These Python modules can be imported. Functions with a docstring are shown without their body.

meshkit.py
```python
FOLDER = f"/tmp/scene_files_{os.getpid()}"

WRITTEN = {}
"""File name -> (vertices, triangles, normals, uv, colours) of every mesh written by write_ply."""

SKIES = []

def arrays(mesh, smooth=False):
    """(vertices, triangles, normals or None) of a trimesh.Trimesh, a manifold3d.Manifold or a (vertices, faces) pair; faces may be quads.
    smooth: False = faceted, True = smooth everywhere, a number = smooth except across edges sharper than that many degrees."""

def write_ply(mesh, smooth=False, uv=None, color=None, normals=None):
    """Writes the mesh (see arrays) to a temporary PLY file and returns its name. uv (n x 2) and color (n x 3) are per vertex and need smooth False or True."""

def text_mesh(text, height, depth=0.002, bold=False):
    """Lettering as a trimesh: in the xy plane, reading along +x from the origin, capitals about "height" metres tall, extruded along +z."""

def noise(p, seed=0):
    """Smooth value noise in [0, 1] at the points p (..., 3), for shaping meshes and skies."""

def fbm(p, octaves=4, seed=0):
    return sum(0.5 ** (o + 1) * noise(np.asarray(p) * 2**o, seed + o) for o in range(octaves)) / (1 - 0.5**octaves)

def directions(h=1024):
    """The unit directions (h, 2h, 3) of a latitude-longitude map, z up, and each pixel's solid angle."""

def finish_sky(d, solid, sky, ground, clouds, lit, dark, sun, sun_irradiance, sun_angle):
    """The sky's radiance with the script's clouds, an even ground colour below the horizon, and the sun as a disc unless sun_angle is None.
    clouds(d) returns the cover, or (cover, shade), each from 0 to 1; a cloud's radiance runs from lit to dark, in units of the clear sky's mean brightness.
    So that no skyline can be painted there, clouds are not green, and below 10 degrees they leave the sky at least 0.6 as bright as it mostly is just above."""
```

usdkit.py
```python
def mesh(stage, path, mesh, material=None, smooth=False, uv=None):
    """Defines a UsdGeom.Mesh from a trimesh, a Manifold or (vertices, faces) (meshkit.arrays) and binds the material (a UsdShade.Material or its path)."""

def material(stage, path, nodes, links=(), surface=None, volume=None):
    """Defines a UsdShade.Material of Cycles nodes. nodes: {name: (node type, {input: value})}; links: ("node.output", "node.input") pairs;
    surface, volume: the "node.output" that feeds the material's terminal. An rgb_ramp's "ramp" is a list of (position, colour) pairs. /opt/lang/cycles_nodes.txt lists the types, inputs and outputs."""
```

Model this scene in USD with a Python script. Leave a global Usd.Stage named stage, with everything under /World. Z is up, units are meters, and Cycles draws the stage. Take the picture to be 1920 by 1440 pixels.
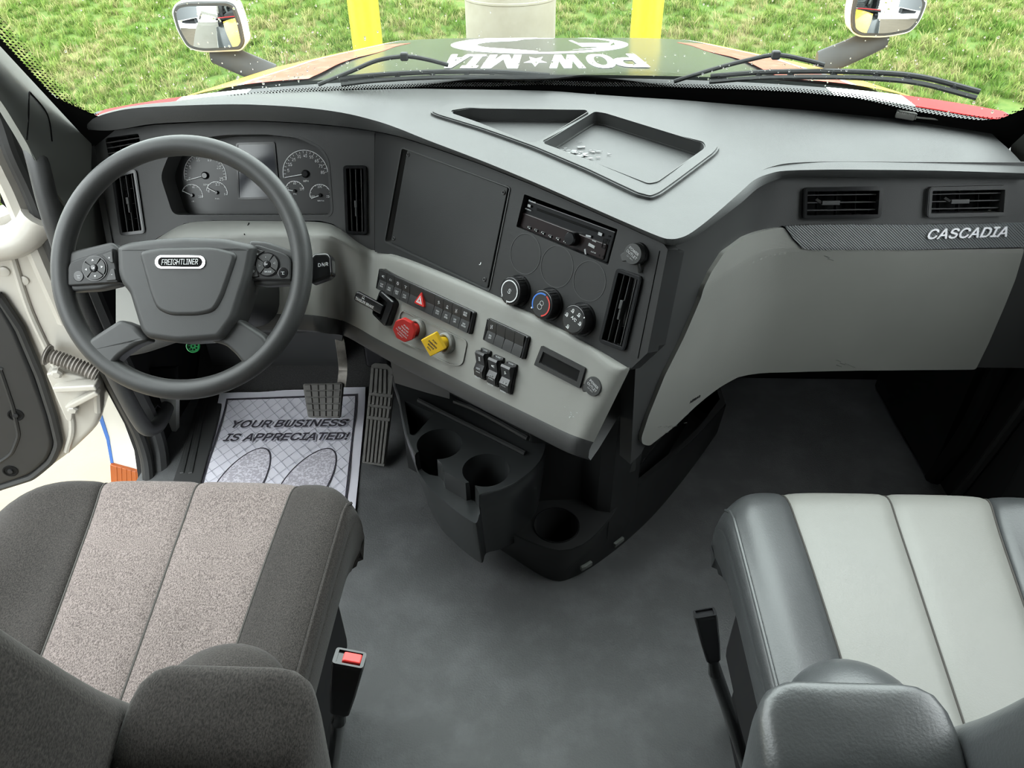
import math, random
import numpy as np, trimesh, usdkit, meshkit
import manifold3d as m3
from math import sin, cos, radians, pi, sqrt
from pxr import Usd, UsdGeom, UsdLux, UsdShade, Gf, Sdf, Vt
from shapely.geometry import Polygon, Point, LineString
from shapely.ops import unary_union

random.seed(7); np.random.seed(7)
stage = Usd.Stage.CreateInMemory()
UsdGeom.SetStageUpAxis(stage, UsdGeom.Tokens.z); UsdGeom.SetStageMetersPerUnit(stage, 1.0)
UsdGeom.Xform.Define(stage, '/World'); stage.SetDefaultPrim(stage.GetPrimAtPath('/World'))
UsdGeom.Scope.Define(stage, '/World/Looks')

# ------------------------------------------------------------------ camera, sky, exposure
FPX = 1420.0
PITCH, YAW, ROLL = radians(37), radians(2.5), radians(.75)
EYE = np.array([0, 0, 1.4])
FW = np.array([-sin(YAW) * cos(PITCH), cos(YAW) * cos(PITCH), -sin(PITCH)])
_r = np.array([cos(YAW), sin(YAW), 0]); _u = np.cross(_r, FW)
RT = _r * cos(ROLL) - _u * sin(ROLL); UP = _u * cos(ROLL) + _r * sin(ROLL)
cam = UsdGeom.Camera.Define(stage, '/World/camera')
cam.AddTransformOp().Set(Gf.Matrix4d(*RT, 0, *UP, 0, *(-FW), 0, *EYE, 1))
cam.CreateHorizontalApertureAttr(36.0); cam.CreateVerticalApertureAttr(27.0)
cam.CreateFocalLengthAttr(36.0 * FPX / 1920); cam.CreateClippingRangeAttr(Gf.Vec2f(.05, 500))
cam.CreateExposureAttr(1.2)
sky = UsdLux.DomeLight.Define(stage, '/World/sky')
sky.CreateIntensityAttr(1.0); sky.CreateColorAttr(Gf.Vec3f(.93, 1.0, 1.0))

# ------------------------------------------------------------------ measuring helpers
def ray(x, y): return FW + RT * (x - 960) / FPX - UP * (y - 720) / FPX
def at(x, y, X=None, Y=None, Z=None):
    d = ray(x, y)
    k, v = (0, X) if X is not None else (1, Y) if Y is not None else (2, Z)
    return EYE + d * (v - EYE[k]) / d[k]
def proj(p):
    q = np.asarray(p, float) - EYE; z = q @ FW
    return np.stack([960 + FPX * (q @ RT) / z, 720 - FPX * (q @ UP) / z], -1)
def unit(v): v = np.asarray(v, float); return v / np.linalg.norm(v)

class Plane:
    """A flat panel of the place: origin o, u to the right, v up, n out of the panel."""
    def __init__(s, o, n, u=None):
        s.o = np.asarray(o, float); s.n = unit(n)
        u = np.cross([0, 0, 1], s.n) if u is None else np.asarray(u, float)
        s.u = unit(u - s.n * (u @ s.n)); s.v = np.cross(s.n, s.u)
    def ab(s, x, y, c=0):
        o = s.o + s.n * c; d = ray(x, y); p = EYE + d * (((o - EYE) @ s.n) / (d @ s.n)) - o
        return np.array([p @ s.u, p @ s.v])
    def pts(s, px, c=0): return np.array([s.ab(*p, c) for p in px])
    def w(s, a, b, c=0): return s.o + s.u * a + s.v * b + s.n * c
    def pw(s, x, y, c=0): return s.w(*s.ab(x, y, c), c)
    def mat(s, a=0, b=0, c=0, rot=0):
        m = np.eye(4); cu, su = cos(rot), sin(rot)
        m[:3, 0] = s.u * cu + s.v * su; m[:3, 1] = s.v * cu - s.u * su; m[:3, 2] = s.n; m[:3, 3] = s.w(a, b, c); return m

def lerp(a, b, t): return np.asarray(a) * (1 - t) + np.asarray(b) * t
def resample(p, n):
    p = np.asarray(p, float); d = np.r_[0, np.cumsum(np.linalg.norm(np.diff(p, axis=0), axis=1))]
    t = np.linspace(0, d[-1], n); return np.stack([np.interp(t, d, p[:, k]) for k in range(p.shape[1])], 1)
def smoothline(p, n=8, closed=False):
    """Catmull-Rom through the points."""
    p = np.asarray(p, float); out = []
    q = np.vstack([p[-1], p, p[0], p[1]]) if closed else np.vstack([2 * p[0] - p[1], p, 2 * p[-1] - p[-2]])
    for i in range(1, len(q) - 2):
        a, b, c, d = q[i - 1:i + 3]
        for t in np.linspace(0, 1, n, endpoint=False):
            out.append(.5 * (2 * b + (c - a) * t + (2 * a - 5 * b + 4 * c - d) * t * t + (3 * b - a - 3 * c + d) * t ** 3))
    if not closed: out.append(p[-1])
    return np.array(out)

class Surf:
    """A curved panel through rows of points; s runs along a row, t across the rows (both 0..1)."""
    def __init__(s, rows, n=60, m=60, smooth=True):
        rows = [resample(smoothline(r, 6) if smooth else r, n) for r in rows]
        g = np.array(rows); tt = np.linspace(0, len(rows) - 1, m)
        s.g = np.stack([np.stack([np.interp(tt, np.arange(len(rows)), g[:, i, k]) for k in range(3)], 1) for i in range(n)], 0)
        s.n, s.m = n, m; s.q = proj(s.g.reshape(-1, 3)).reshape(n, m, 2)
        du = np.gradient(s.g, axis=0); dv = np.gradient(s.g, axis=1); nn = np.cross(du, dv)
        s.nr = nn / np.linalg.norm(nn, axis=-1, keepdims=True)
        if ((EYE - s.g) * s.nr).sum(-1).mean() < 0: s.nr = -s.nr
    def hit(s, x, y):
        d = np.abs(s.q - [x, y]).sum(-1); i, j = np.unravel_index(d.argmin(), d.shape); f = np.array([i, j], float)
        for _ in range(8):
            c = s._b(s.q, *f); e = np.array([x, y]) - c
            J = np.stack([(s._b(s.q, f[0] + .05, f[1]) - s._b(s.q, f[0] - .05, f[1])) / .1, (s._b(s.q, f[0], f[1] + .05) - s._b(s.q, f[0], f[1] - .05)) / .1], 1)
            f = f + np.clip(np.linalg.lstsq(J, e, rcond=None)[0], -3, 3); f = np.clip(f, [-2, -2], [s.n + 1, s.m + 1])
        return f / [s.n - 1, s.m - 1]
    def _b(s, g, i, j):
        i0 = int(np.clip(math.floor(i), 0, s.n - 2)); j0 = int(np.clip(math.floor(j), 0, s.m - 2)); a, b = i - i0, j - j0
        return g[i0, j0] * (1 - a) * (1 - b) + g[i0 + 1, j0] * a * (1 - b) + g[i0, j0 + 1] * (1 - a) * b + g[i0 + 1, j0 + 1] * a * b
    def w(s, a, b, c=0):
        i, j = a * (s.n - 1), b * (s.m - 1); return s._b(s.g, i, j) + unit(s._b(s.nr, np.clip(i, 0, s.n - 1), np.clip(j, 0, s.m - 1))) * c
    def wm(s, a, b, c):
        i, j = a * (s.n - 1), b * (s.m - 1); i0 = np.clip(np.floor(i), 0, s.n - 2).astype(int); j0 = np.clip(np.floor(j), 0, s.m - 2).astype(int); u, v = (i - i0)[:, None], (j - j0)[:, None]
        f = lambda g, u, v: g[i0, j0] * (1 - u) * (1 - v) + g[i0 + 1, j0] * u * (1 - v) + g[i0, j0 + 1] * (1 - u) * v + g[i0 + 1, j0 + 1] * u * v
        n = f(s.nr, np.clip(u, 0, 1), np.clip(v, 0, 1)); return f(s.g, u, v) + n / np.linalg.norm(n, axis=1, keepdims=True) * np.asarray(c)[:, None]
    def pw(s, x, y, c=0): return s.w(*s.hit(x, y), c)
    def plate(s, px, c0, c1, edge=.02):
        """A plate that follows the surface, outlined by px."""
        return s.plate_ab(np.array([s.hit(*p) for p in px]), c0, c1, edge)
    def plate_ab(s, ab, c0, c1, edge=.02):
        m = ext((ab if hasattr(ab, 'geom_type') else Polygon(ab)).buffer(0), 0, .001)
        v, f = trimesh.remesh.subdivide_to_size(m.vertices, m.faces, edge, max_iter=12)
        v = np.array(v); v = s.wm(v[:, 0], v[:, 1], c0 + (c1 - c0) * v[:, 2] * 1000); t = trimesh.Trimesh(v, f); t.fix_normals(); return t
    def mesh(s):
        return sheet(s.g)

# ------------------------------------------------------------------ shapes
def tm(x):
    if isinstance(x, m3.Manifold):
        q = x.to_mesh(); return trimesh.Trimesh(q.vert_properties[:, :3], q.tri_verts, process=False)
    return x
def mf(t):
    t = trimesh.Trimesh(t.vertices, t.faces); t.merge_vertices(); t.fix_normals()
    return m3.Manifold(m3.Mesh(np.asarray(t.vertices, np.float32), np.asarray(t.faces, np.uint32)))
def cat(*ms): return trimesh.util.concatenate([tm(m) for m in ms])
def xf(m, M): m = tm(m).copy(); m.apply_transform(M); return m
def mv(m, *d): m = tm(m).copy(); m.apply_translation(d); return m
def ext(poly, z0, z1):
    poly = poly if hasattr(poly, 'geom_type') else Polygon(poly)
    ps = [g for g in getattr(poly, 'geoms', [poly]) if g.area > 1e-10]
    return cat(*[mv(trimesh.creation.extrude_polygon(p, z1 - z0, engine='earcut'), 0, 0, z0) for p in ps])
def rp(pts, r, n=4):
    """Polygon with rounded corners (r one radius or one per corner)."""
    p = np.asarray(pts, float); N = len(p); out = []; rr = np.broadcast_to(r, (N,))
    for i in range(N):
        a, b, c = p[i - 1], p[i], p[(i + 1) % N]; d0, d1 = a - b, c - b; l0, l1 = np.linalg.norm(d0), np.linalg.norm(d1)
        t = min(rr[i], .45 * l0, .45 * l1)
        if t < 1e-6: out.append(b); continue
        s, e = b + d0 / l0 * t, b + d1 / l1 * t
        for k in np.linspace(0, 1, n + 1): out.append((1 - k) ** 2 * s + 2 * k * (1 - k) * b + k * k * e)
    return np.array(out)
def ccw(p): p = np.asarray(p, float); return p if np.sum(p[:, 0] * np.roll(p[:, 1], -1) - np.roll(p[:, 0], -1) * p[:, 1]) > 0 else p[::-1]
def inset(p, d):
    e = np.roll(p, -1, 0) - p; e = e / np.maximum(np.linalg.norm(e, axis=1, keepdims=True), 1e-9); n = np.stack([-e[:, 1], e[:, 0]], 1)
    m = n + np.roll(n, 1, 0); k = 2 / np.maximum((m ** 2).sum(1, keepdims=True), .6)
    return p + m * k * d
def bev(pts, z0, z1, r=.002, n=3, back=False):
    """Plate with rounded front edges."""
    p = ccw(pts); rows = [(p, z0)]
    for k in range(n + 1):
        a = k / n * pi / 2; rows.append((inset(p, r * (1 - cos(a))), z1 - r + r * sin(a)))
    N = len(p); v = np.vstack([np.c_[q, np.full(N, z)] for q, z in rows]); f = []
    for i in range(len(rows) - 1):
        for j in range(N):
            a, b = i * N + j, i * N + (j + 1) % N; f += [[a, b, b + N], [a, b + N, a + N]]
    import mapbox_earcut as me
    def tri(q): return np.asarray(me.triangulate_float64(np.asarray(q, np.float64), np.array([len(q)], np.uint32))).reshape(-1, 3)
    top = tri(rows[-1][0]) + (len(rows) - 1) * N; bot = tri(p)
    def fix(t, up):
        a, b, c = v[t[:, 0]], v[t[:, 1]], v[t[:, 2]]; nz = np.cross(b - a, c - a)[:, 2]; t = t.copy(); w = (nz > 0) != up; t[w] = t[w][:, ::-1]; return t
    f = np.vstack([f, fix(top, True), fix(bot, False)])
    return trimesh.Trimesh(v, f, process=False)
def circle(r, n=32, cx=0, cy=0): a = np.linspace(0, 2 * pi, n, endpoint=False); return np.stack([cx + r * np.cos(a), cy + r * np.sin(a)], 1)
def rect(w, h, cx=0, cy=0, r=0, n=3):
    p = np.array([[-w, -h], [w, -h], [w, h], [-w, h]]) / 2 + [cx, cy]; return rp(p, r, n) if r else p
def ring(r0, r1, z0, z1, n=40, a0=0, a1=2 * pi, cx=0, cy=0):
    if a1 - a0 > 6.28: return ext(Polygon(circle(r1, n, cx, cy), [circle(r0, n, cx, cy)]), z0, z1)
    a = np.linspace(a0, a1, n); o = np.stack([np.cos(a), np.sin(a)], 1)
    return mv(ext(Polygon(np.vstack([o * r1, o[::-1] * r0])), z0, z1), cx, cy, 0)
def lathe(prof, n=32):
    return trimesh.creation.revolve(np.asarray(prof, float), sections=n)
def tube(path, r, sides=14, closed=False, cap=True):
    p = np.asarray(path, float); N = len(p); rr = np.broadcast_to(r, (N,))
    t = (np.roll(p, -1, 0) - np.roll(p, 1, 0)) if closed else np.gradient(p, axis=0); t = t / np.linalg.norm(t, axis=1, keepdims=True)
    a = np.cross(t[0], [0, 0, 1.]) if abs(t[0][2]) < .9 else np.cross(t[0], [1., 0, 0]); A = []
    for i in range(N):
        a = a - t[i] * (a @ t[i]); a = unit(a); A.append(a)
    A = np.array(A); B = np.cross(t, A); th = np.linspace(0, 2 * pi, sides, endpoint=False)
    v = p[:, None] + rr[:, None, None] * (np.cos(th)[None, :, None] * A[:, None] + np.sin(th)[None, :, None] * B[:, None])
    f = []
    for i in range(N if closed else N - 1):
        for j in range(sides):
            q = [i * sides + j, i * sides + (j + 1) % sides, ((i + 1) % N) * sides + (j + 1) % sides, ((i + 1) % N) * sides + j]; f += [[q[0], q[1], q[2]], [q[0], q[2], q[3]]]
    v = v.reshape(-1, 3)
    if cap and not closed:
        n = len(v); v = np.vstack([v, p[0], p[-1]]); L = (N - 1) * sides
        for j in range(sides): f += [[n, (j + 1) % sides, j], [n + 1, L + j, L + (j + 1) % sides]]
    m = trimesh.Trimesh(v, f, process=False)
    if m.volume < 0: m.invert()
    return m
def sheet(g, closed=False):
    g = np.asarray(g, float); n, m = g.shape[:2]; f = []
    for i in range(n - 1):
        for j in range(m if closed else m - 1):
            a, b, c, d = i * m + j, i * m + (j + 1) % m, (i + 1) * m + (j + 1) % m, (i + 1) * m + j; f += [[a, b, c], [a, c, d]]
    return trimesh.Trimesh(g.reshape(-1, 3), f, process=False)
def solidloft(secs):
    """Closed solid through closed cross-sections (n x m x 3), ends capped by fans."""
    g = np.asarray(secs, float); n, m = g.shape[:2]; s = sheet(g, True); v = np.vstack([s.vertices, g[0].mean(0), g[-1].mean(0)]); f = s.faces.tolist(); k = n * m
    for j in range(m): f += [[k, (j + 1) % m, j], [k + 1, (n - 1) * m + j, (n - 1) * m + (j + 1) % m]]
    t = trimesh.Trimesh(v, f, process=False); t.fix_normals(); return t
def thick(g, d):
    """Sheet g (n x m x 3) given thickness d (vector)."""
    g = np.asarray(g, float); b = g + np.asarray(d); n, m = g.shape[:2]; A = sheet(g); B = sheet(b); k = n * m
    per = [i * m for i in range(n)] + [(n - 1) * m + j for j in range(1, m)] + [i * m + m - 1 for i in range(n - 2, -1, -1)] + [j for j in range(m - 2, 0, -1)]
    f = A.faces.tolist() + (B.faces[:, ::-1] + k).tolist()
    for a, b2 in zip(per, per[1:] + per[:1]): f += [[a, a + k, b2 + k], [a, b2 + k, b2]]
    t = trimesh.Trimesh(np.vstack([A.vertices, B.vertices]), f, process=False); t.fix_normals(); return t
def box(sx, sy, sz, c=(0, 0, 0)): m = trimesh.creation.box([sx, sy, sz]); m.apply_translation(c); return m
def rbox(sx, sy, sz, r, c=(0, 0, 0), seg=12):
    s = m3.Manifold.sphere(r, seg); h = m3.Manifold.batch_hull([s.translate((x * (sx / 2 - r), y * (sy / 2 - r), z * (sz / 2 - r))) for x in (-1, 1) for y in (-1, 1) for z in (-1, 1)])
    return mv(h, *c)
def bar(p, q, w, h, r=.001, up=(0, 0, 1)):
    p, q = np.asarray(p, float), np.asarray(q, float); d = q - p; L = np.linalg.norm(d); x = d / L; y = np.cross(up, x); y = unit(y) if np.linalg.norm(y) > 1e-6 else np.array([0, 1., 0]); z = np.cross(x, y)
    M = np.eye(4); M[:3, 0], M[:3, 1], M[:3, 2], M[:3, 3] = x, y, z, (p + q) / 2; return xf(rbox(L, w, h, min(r, w / 2.01, h / 2.01)), M)
_tx = {}
def text(s, h, depth=.0006, bold=True, slant=0, width=None):
    """Lettering centred on the origin, in the xy plane."""
    k = (s, bold)
    if k not in _tx: _tx[k] = meshkit.text_mesh(s, 1.0, 1.0, bold)
    m = _tx[k].copy(); v = m.vertices.copy(); v[:, 0] += v[:, 1] * slant; c = (v.min(0) + v.max(0)) / 2; sx = (width / (v[:, 0].max() - v[:, 0].min())) if width else h
    v[:, 0] = (v[:, 0] - c[0]) * sx; v[:, 1] = (v[:, 1] - c[1]) * h; v[:, 2] *= depth; m.vertices = v; return m
def rotz(m, a): return xf(m, trimesh.transformations.rotation_matrix(a, [0, 0, 1]))

# ------------------------------------------------------------------ materials
def mat(name, col, rough=.5, metal=0, spec=.5, bump=None, mott=None, coat=0, emit=0, sheen=0, stretch=None, **kw):
    """mott = (scale, other colour, from, to, detail): blotches of a second colour; bump = (scale, depth in metres)."""
    p = dict(base_color=col, roughness=rough, metallic=metal, specular_ior_level=spec, coat_weight=coat, sheen_weight=sheen, **kw)
    nd = {'p': ('principled_bsdf', p), 'tc': ('texture_coordinate', {})}; ln = []; src = 'tc.object'
    if stretch: nd['mp'] = ('mapping', {'scale': stretch}); ln.append(('tc.object', 'mp.vector')); src = 'mp.vector'
    if mott:
        s, c2, lo, hi = mott[:4]
        nd['n'] = ('noise_texture', {'scale': s, 'detail': mott[4] if len(mott) > 4 else 4.0, 'roughness': .6}); nd['r'] = ('rgb_ramp', {'ramp': [(lo, col), (hi, c2)]})
        ln += [(src, 'n.vector'), ('n.fac', 'r.fac'), ('r.color', 'p.base_color')]
    if bump:
        nd['bn'] = ('noise_texture', {'scale': bump[0], 'detail': 3.0}); nd['b'] = ('bump', {'strength': bump[2] if len(bump) > 2 else 1.0, 'distance': bump[1]})
        ln += [(src, 'bn.vector'), ('bn.fac', 'b.height'), ('b.normal', 'p.normal')]
    return usdkit.material(stage, '/World/Looks/' + name, nd, ln, surface='p.BSDF')
M = {}
M['black'] = mat('black_plastic', (.016, .0165, .017), .52, spec=.45, bump=(900, .0003, .5), mott=(7, (.021, .0215, .022), .3, .7))
M['gloss'] = mat('gloss_black', (.012, .012, .013), .18)
M['void'] = mat('vent_dark', (.004, .004, .004), .8, spec=.2)
M['dash'] = mat('dash_top_vinyl', (.05, .0515, .0515), .52, spec=.42, bump=(700, .0004, .6), mott=(6, (.062, .064, .064), .35, .7))
M['trim'] = mat('grey_trim', (.255, .255, .238), .55, bump=(900, .0003, .4), mott=(4, (.23, .23, .216), .5, .85))
M['panel'] = mat('charcoal_panel', (.05, .0505, .051), .52, spec=.45, bump=(800, .0003, .5))
M['soft'] = mat('soft_black_rubber', (.04, .041, .041), .48, bump=(1200, .0002, .5))
M['floor'] = mat('floor_rubber', (.10, .102, .104), .5, mott=(11, (.16, .163, .166), .45, .85, 9), bump=(240, .0009, .9))
M['carpet'] = mat('floor_carpet', (.035, .034, .035), .9, mott=(300, (.06, .058, .058), .45, .75), bump=(500, .001))
M['white'] = mat('white_paint', (.78, .78, .76), .3, coat=.4)
M['offw'] = mat('door_paint', (.5, .475, .43), .35, coat=.3, mott=(5, (.43, .4, .35), .5, .85))
M['print'] = mat('white_print', (.72, .73, .74), .5)
M['print2'] = mat('dim_print', (.42, .43, .44), .5)
M['chrome'] = mat('chrome', (.85, .86, .88), .12, 1)
M['steel'] = mat('worn_steel', (.5, .49, .46), .38, 1, mott=(30, (.35, .34, .31), .4, .7), stretch=(1, 1, .1))
M['red'] = mat('red_plastic', (.62, .03, .025), .4)
M['yellow'] = mat('yellow_plastic', (.8, .5, .02), .4)
M['blue'] = mat('blue_print', (.05, .18, .6), .4)
M['redp'] = mat('red_print', (.65, .06, .05), .4)
M['screen'] = mat('display_glass', (.03, .032, .04), .12, spec=.6)
M['dial'] = mat('dial_face', (.02, .02, .021), .35)
M['orange'] = mat('amber_lens', (.42, .085, .004), .25, coat=.5)
M['green'] = mat('green_plastic', (.03, .3, .09), .4)
M['paper'] = mat('floor_paper', (.82, .8, .88), .7)
M['ink'] = mat('paper_ink', (.05, .045, .06), .7)
M['inkl'] = mat('paper_ink_light', (.5, .49, .56), .7)
M['tread'] = mat('paper_tread', (.5, .47, .53), .7, mott=(160, (.76, .73, .8), .48, .56, 2))
M['pad'] = mat('pedal_rubber', (.12, .115, .108), .7, mott=(40, (.16, .152, .142), .4, .8))
M['seal'] = mat('door_seal', (.028, .028, .028), .6)
M['grey'] = mat('grey_hose', (.24, .22, .2), .6)
M['concrete'] = mat('concrete', (.25, .205, .145), .85, mott=(1.3, (.21, .17, .12), .35, .75, 10), bump=(60, .003, .4))
M['column'] = mat('column_concrete', (.27, .245, .19), .85, mott=(3, (.34, .32, .265), .35, .7, 8), bump=(40, .002, .4))
M['bollard'] = mat('bollard_yellow', (.55, .44, .025), .4, mott=(9, (.5, .39, .02), .5, .8))
M['hood'] = mat('hood_paint', (.04, .045, .042), .2, spec=.4)
M['hoodr'] = mat('hood_red', (.6, .05, .04), .3, coat=.4, mott=(16, (.75, .3, .26), .55, .75))
M['hoody'] = mat('hood_yellow', (.85, .42, .02), .3, coat=.4, mott=(14, (.9, .6, .06), .4, .7))
M['mirror'] = mat('mirror_glass', (.5, .51, .52), .012, 1)
M['liner'] = mat('headliner', (.68, .68, .65), .9)
M['dark'] = mat('dark_trim', (.016, .016, .017), .75, spec=.3)
M['scuff'] = mat('dash_residue', (.13, .135, .135), .35)
M['scuffd'] = mat('dark_scuff', (.12, .12, .115), .6)
M['vinylw'] = mat('white_vinyl', (.235, .233, .215), .42, bump=(420, .0004, .5), mott=(5, (.215, .215, .2), .4, .8))
M['vinylb'] = mat('black_vinyl', (.055, .058, .06), .36, spec=.65, bump=(380, .0004, .5), mott=(5, (.065, .069, .072), .4, .8))
M['seam'] = mat('seam_dark', (.06, .055, .05), .8)
M['trunkred'] = M['red']
def cloth(name, a, b, sc=900, lo=.35, hi=.68):
    nd = {'p': ('principled_bsdf', {'roughness': .85, 'specular_ior_level': .25, 'sheen_weight': .12, 'sheen_roughness': .4}), 'tc': ('texture_coordinate', {}), 'mp': ('mapping', {'scale': (1, .5, .7)}),
          'n': ('noise_texture', {'scale': sc, 'detail': 2.0}), 'n2': ('noise_texture', {'scale': 9.0, 'detail': 3.0}), 'm': ('mix_float', {'fac': .12}), 'r': ('rgb_ramp', {'ramp': [(lo, a), (hi, b)]}), 'b': ('bump', {'distance': .0006, 'strength': .6})}
    return usdkit.material(stage, '/World/Looks/' + name, nd, [('tc.object', 'mp.vector'), ('mp.vector', 'n.vector'), ('tc.object', 'n2.vector'), ('n.fac', 'm.a'), ('n2.fac', 'm.b'), ('m.result', 'r.fac'), ('r.color', 'p.base_color'), ('n.fac', 'b.height'), ('b.normal', 'p.normal')], surface='p.BSDF')
M['clothg'] = cloth('grey_seat_cloth', (.085, .068, .063), (.28, .232, .218), 800, .36, .66)
M['clothb'] = cloth('black_seat_cloth', (.019, .0165, .015), (.054, .047, .043), 800)
M['decalred'] = mat('decal_red', (.55, .02, .02), .65, spec=.15)
M['silver'] = mat('silver_lettering', (.8, .8, .83), .35, .4)
M['pillar'] = mat('pillar_vinyl', (.15, .158, .148), .5, bump=(900, .0003, .4))
M['glass'] = usdkit.material(stage, '/World/Looks/windshield_glass', {'t': ('transparent_bsdf', {'color': (.93, .97, .95)}), 'g': ('glossy_bsdf', {'roughness': .01, 'color': (1, 1, 1)}), 'f': ('fresnel', {'IOR': 1.3}), 'm': ('mix_closure', {})},
                             [('f.fac', 'm.fac'), ('t.BSDF', 'm.closure1'), ('g.BSDF', 'm.closure2')], surface='m.closure')
M['drop'] = mat('rain_drop', (1, 1, 1), .02, ior=1.33, transmission_weight=1.0)
def carbon():
    nd = {'p': ('principled_bsdf', {'roughness': .35}), 'tc': ('texture_coordinate', {}), 'mp': ('mapping', {'rotation': (0, .9, 0)}), 'w': ('wave_texture', {'scale': 95.0, 'bands_direction': 'x'}), 'r': ('rgb_ramp', {'ramp': [(.2, (.075, .082, .086)), (.8, (.15, .16, .165))]}), 'b': ('bump', {'distance': .0006})}
    return usdkit.material(stage, '/World/Looks/woven_strip', nd, [('tc.object', 'mp.vector'), ('mp.vector', 'w.vector'), ('w.fac', 'r.fac'), ('r.color', 'p.base_color'), ('w.fac', 'b.height'), ('b.normal', 'p.normal')], surface='p.BSDF')
M['carbon'] = carbon()
def grassmats():
    nd = {'p': ('principled_bsdf', {'roughness': .8, 'specular_ior_level': .2}), 'g': ('geometry', {}), 'n': ('noise_texture', {'scale': .55, 'detail': 7.0, 'roughness': .65}), 'n2': ('noise_texture', {'scale': 9.0, 'detail': 5.0}), 'm': ('mix_float', {'fac': .4}),
          'r': ('rgb_ramp', {'ramp': [(.36, (.06, .12, .02)), (.5, (.10, .15, .032)), (.58, (.16, .16, .06)), (.68, (.2, .15, .09))]})}
    a = usdkit.material(stage, '/World/Looks/lawn_ground', nd, [('g.position', 'n.vector'), ('g.position', 'n2.vector'), ('n.fac', 'm.a'), ('n2.fac', 'm.b'), ('m.result', 'r.fac'), ('r.color', 'p.base_color')], surface='p.BSDF')
    nd = {'d': ('diffuse_bsdf', {}), 't': ('translucent_bsdf', {}), 'mx': ('mix_closure', {'fac': .3}), 'g': ('geometry', {}), 'n': ('noise_texture', {'scale': 1.1, 'detail': 5.0, 'roughness': .6}), 'o': ('object_info', {}), 'm': ('mix_float', {'fac': .35}),
          'r': ('rgb_ramp', {'ramp': [(.25, (.085, .165, .028)), (.40, (.14, .22, .045)), (.52, (.215, .265, .075)), (.64, (.33, .32, .145)), (.8, (.30, .24, .13))]})}
    b = usdkit.material(stage, '/World/Looks/grass_blade', nd, [('g.position', 'n.vector'), ('n.fac', 'm.a'), ('o.random', 'm.b'), ('m.result', 'r.fac'), ('r.color', 'd.color'), ('r.color', 't.color'), ('d.BSDF', 'mx.closure1'), ('t.BSDF', 'mx.closure2')], surface='mx.closure')
    return a, b
M['lawn'], M['blade'] = grassmats()

# ------------------------------------------------------------------ scene tree helpers
used = {}
def numbered(parent, name):
    k = (parent, name); n = used.get(k, 0); used[k] = n + 1
    return name if n == 0 else f'{name}_{n:03d}'
def tag(p, label=None, category=None, group=None, kind=None):
    for k, v in dict(label=label, category=category, group=group, kind=kind).items():
        if v: p.SetCustomDataByKey(k, v)
class T:
    """A thing: an Xform under /World; its parts are given in world coordinates (or local ones if local=True)."""
    def __init__(s, name, label=None, category=None, base=None, M4=None, group=None, kind=None):
        s.M = np.eye(4) if M4 is None else np.asarray(M4, float)
        if base is not None: s.M[:3, 3] = base
        s.I = np.linalg.inv(s.M); s.path = '/World/' + numbered('/World', name)
        x = UsdGeom.Xform.Define(stage, s.path); x.AddTransformOp().Set(Gf.Matrix4d(*s.M.T.ravel().tolist())); tag(x.GetPrim(), label, category, group, kind); s.prim = x.GetPrim()
    def add(s, name, mesh, m, local=False, parent=None, smooth=30, label=None, kind=None):
        mesh = tm(mesh); mesh = mesh if local else xf(mesh, s.I); par = parent or s.path
        path = par + '/' + numbered(par, name); g = usdkit.mesh(stage, path, mesh, m if not isinstance(m, str) else M[m], smooth); tag(g.GetPrim(), label, kind=kind); return path
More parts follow.
